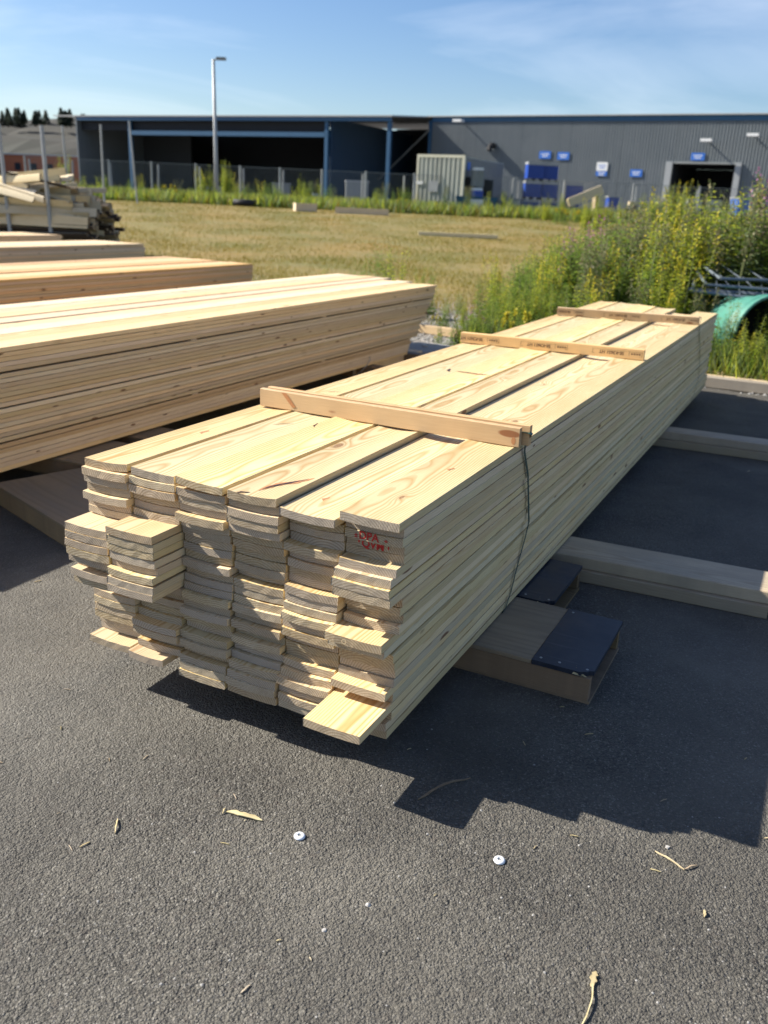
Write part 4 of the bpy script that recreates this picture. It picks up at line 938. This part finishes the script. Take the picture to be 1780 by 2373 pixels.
def field(n):
    y = 9.5 + 40 * rng.random(n) ** 1.35; x = (rng.random(n) - .5) * (y * 1.15 + 3) + .1 * y * 0
    d = (x - EX) * EN.x + (y - EY) * EN.y; k = (d > 1.5 + rng.random(n) * 3.2) & ~((x > -9) & (x < -5.6) & (y > 17.8) & (y < 20))
    cl = np.sin(x * 1.3 + np.sin(y * .7) * 2) + np.sin(y * 1.1 + np.sin(x * .9) * 2); k &= (cl + rng.normal(0, .9, n)) > -.9
    x, y = x[k], y[k]; t = np.clip((y - 15) / 33, 0, 1); return x, y, .93 * t * t * (3 - 2 * t) - .012
blades('dry_grass', 300000, field, .02, .095, .0035, ['dry', 'dry2', 'dry'], ('short dry tan and green grass covering the field', 'grass'))
def under(n):
    u = rng.uniform(-3.2, 6, n); v = .18 + 5 * rng.random(n) ** 1.3; x = EX + ED.x * u + EN.x * v; y = EY + ED.y * u + EN.y * v
    k = (x > .6 + (y - 8) * .1) & (rng.random(n) < np.clip(.25 + (u + 3.2) * .35, 0, 1)); return x[k], y[k], np.full(k.sum(), -.005)
blades('undergrowth', 90000, under, .08, .36, .006, ['leaf_g', 'leaf_y', 'leaf_m', 'dry'], ('tangled green undergrowth at the foot of the thicket', 'undergrowth'))
def fencefoot(n):
    x = rng.uniform(-22, 26, n); y = 50 - 4.5 * rng.random(n) ** 1.5; t = np.clip((y - 15) / 33, 0, 1); return x, y, .93 * t * t * (3 - 2 * t)
blades('fence_grass', 45000, fencefoot, .2, .75, .012, ['leaf_y', 'leaf_g', 'leaf_m', 'dry'], ('tall uncut grass growing at the foot of the far fence', 'grass'))

# ------------------------------------------------------------------ small things on the asphalt
def washer(x, y, label, rr=.0125, rz=0.):
    N = 22; b = MB(); prof = [(.0042, .0035), (.0042, .0050), (.0062, .0058), (rr * .86, .0042), (rr, .0022), (rr, .0008)]
    b.add([(math.cos(6.2832 * k / N) * r_, math.sin(6.2832 * k / N) * r_, z) for r_, z in prof for k in range(N)], [(j * N + k, j * N + (k + 1) % N, (j + 1) * N + (k + 1) % N, (j + 1) * N + k) for j in range(5) for k in range(N)])
    h = [(math.cos(6.2832 * k / N) * .0042, math.sin(6.2832 * k / N) * .0042, .0035) for k in range(N)]
    t = thing('plastic_disc', label, 'disc', (x, y, .001), 0, rot=(.05, .03, rz)); b.part('disc', ['plastic'], t, True)
    hb = MB(); hb.add(h, [tuple(range(N))]); hb.part('centre_hole', ['postgrey'], t)
washer(-.152, 1.563, 'small white plastic disc on the asphalt, nearer the large splinter'); washer(.279, 1.516, 'small white plastic disc on the asphalt below the pack shadow')
def splinter(p0, p1, w_, label, bend=0., lift=.004, mat='splinter', jag=.6, th=.0025, name='wood_splinter'):
    p0 = Vector((*p0, 0)); p1 = Vector((*p1, 0)); d = p1 - p0; ln = d.length; r = random.Random(int(ln * 1e5)); N = 9; V = []
    for k in range(N):
        s = k / (N - 1); env = min(1, 6 * s + .15, 5 * (1 - s) + .12) * w_ / 2; off = bend * math.sin(math.pi * s) + r.uniform(-.12, .12) * w_
        a, b_ = off + env * r.uniform(1 - jag, 1), off - env * r.uniform(1 - jag, 1); z = .001 + lift * math.sin(math.pi * s) ** 2
        V += [(s * ln, a, z), (s * ln, b_, z), (s * ln, b_, z + th), (s * ln, a, z + th * 1.2)]
    Fc = [(4 * k + j, 4 * k + (j + 1) % 4, 4 * k + 4 + (j + 1) % 4, 4 * k + 4 + j) for k in range(N - 1) for j in range(4)] + [(3, 2, 1, 0), (4 * N - 4, 4 * N - 3, 4 * N - 2, 4 * N - 1)]
    return thing(name, label, 'splinter', tuple(p0), math.atan2(d.y, d.x), None, mesh(name, V, Fc, [mat]))
def pxy(a, n): v = pk(a, n); return (v[0], v[1])
splinter(pxy(-.309, .251), pxy(-.293, .162), .016, 'broad torn pale splinter on the asphalt left of the white disc', .003, .003)
splinter(pxy(-.300, .258), pxy(-.318, .252), .004, 'tiny wood crumb at the left tip of the broad pale splinter')
splinter(pxy(-.446, .441), pxy(-.486, .413), .004, 'thin pale splinter lying alone at the lower left')
splinter(pxy(-.051, -.109), pxy(.087, -.186), .006, 'long brownish splinter half in the shadow of the pack', .004, .010, 'box_side')
splinter(pxy(-.335, -.597), pxy(-.372, -.600), .013, 'broad frayed tip of the long straw at the lower right', 0, .002)
splinter(pxy(-.350, -.596), pxy(-.470, -.603), .0035, 'long bent pale straw at the lower right edge', .008, .004)
splinter(pxy(.049, -.633), pxy(.022, -.699), .0035, 'thin pale straw just outside the stepped shadow edge', 0, .003)
splinter(pxy(.022, -.699), pxy(.050, -.722), .0035, 'thin dark straw touching the pale one by the shadow edge', 0, .003, 'grey_wood')
splinter(pxy(-.078, -.753), pxy(-.096, -.757), .006, 'short yellow chip near the right border of the asphalt')
r = random.Random(5)
for k in range(46):
    a = r.uniform(-.7, .6); n = r.uniform(-.95, .95); x, y = pxy(a, n)
    if 0 < n < .93 and a > -.1: continue
    L_ = r.uniform(.006, .026); an = r.uniform(0, 6.28)
    o = splinter((x, y), (x + math.cos(an) * L_, y + math.sin(an) * L_), r.uniform(.0012, .003), 'tiny wood chip scattered on the asphalt before the packs', 0, .001, 'splinter' if k % 3 else 'grey_wood', .3, .0015, 'wood_chip'); o['group'] = 'tiny wood chips scattered on the asphalt'; o['category'] = 'chip'
for k in range(34):
    a = r.uniform(.2, 5.2); n = r.uniform(-1.6, -.45) if k % 2 else r.uniform(1.0, 2.2); x, y = pxy(a, n); L_ = r.uniform(.012, .05); an = r.uniform(0, 6.28)
    if .5 < a < 1.7 and n > -.8: continue
    o = splinter((x, y), (x + math.cos(an) * L_, y + math.sin(an) * L_), r.uniform(.002, .004), 'small pale wood chip on the shaded asphalt beside the pack', 0, .001, 'splinter', .3, .002, 'wood_chip'); o['group'] = 'pale wood chips on the shaded asphalt'; o['category'] = 'chip'
def stone(x, y, s, label, grp=None, mat='stone'):
    r = random.Random(int(x * 9999)); V = [(0, 0, 1)] + [(math.cos(k * 1.0472 + j * .5) * q, math.sin(k * 1.0472 + j * .5) * q, z) for j, (q, z) in enumerate(((.75, .75), (1, .3), (.8, 0))) for k in range(6)]
    V = [(a * s * r.uniform(.7, 1.2), b * s * r.uniform(.7, 1.2), c * s * r.uniform(.6, 1)) for a, b, c in V]
    Fc = [(0, 1 + k, 1 + (k + 1) % 6) for k in range(6)] + [(1 + j * 6 + k, 7 + j * 6 + k, 7 + j * 6 + (k + 1) % 6, 1 + j * 6 + (k + 1) % 6) for j in range(2) for k in range(6)]
    return thing('stone', label, 'stone', (x, y, -.001), 0, grp, mesh('stone', V, Fc, [mat]))
stone(*pxy(-.395, -.159), .0065, 'pale little stone below the two white discs'); stone(*pxy(-.493, -.116), .0055, 'small whitish stone nearest the bottom middle'); stone(*pxy(.078, -.655), .006, 'cream coloured little stone at the stepped shadow edge')
for k in range(110):
    x, y = pxy(r.uniform(-.75, .3), r.uniform(-.95, .8)); stone(x, y, r.uniform(.0018, .0036), 'tiny loose grit grain on the asphalt in the foreground', 'grit grains on the asphalt', 'concrete')

# gravel on the strip beyond the asphalt (one object)
b = MB()
for k in range(9000):
    u = random.uniform(-6.5, 5); v = random.uniform(-.05, 3.2); x, y, _ = ekp(u, v); s = random.uniform(.008, .026); z = -.006
    w1, w2, w3 = (random.uniform(.6, 1.2) * s for _ in range(3)); an = random.uniform(0, 6.28); c_, s_ = math.cos(an), math.sin(an)
    P = [(x + w1 * c_, y + w1 * s_, z), (x - w2 * s_, y + w2 * c_, z), (x - w1 * c_, y - w1 * s_, z), (x + w2 * s_, y - w2 * c_, z), (x + s * .1, y, z + w3 * .9)]
    b.add(P, [(0, 1, 4), (1, 2, 4), (2, 3, 4), (3, 0, 4)])
b.part('gravel', ['concrete'], None, kind='stuff', label='pale loose gravel along the edge of the asphalt', category='gravel')
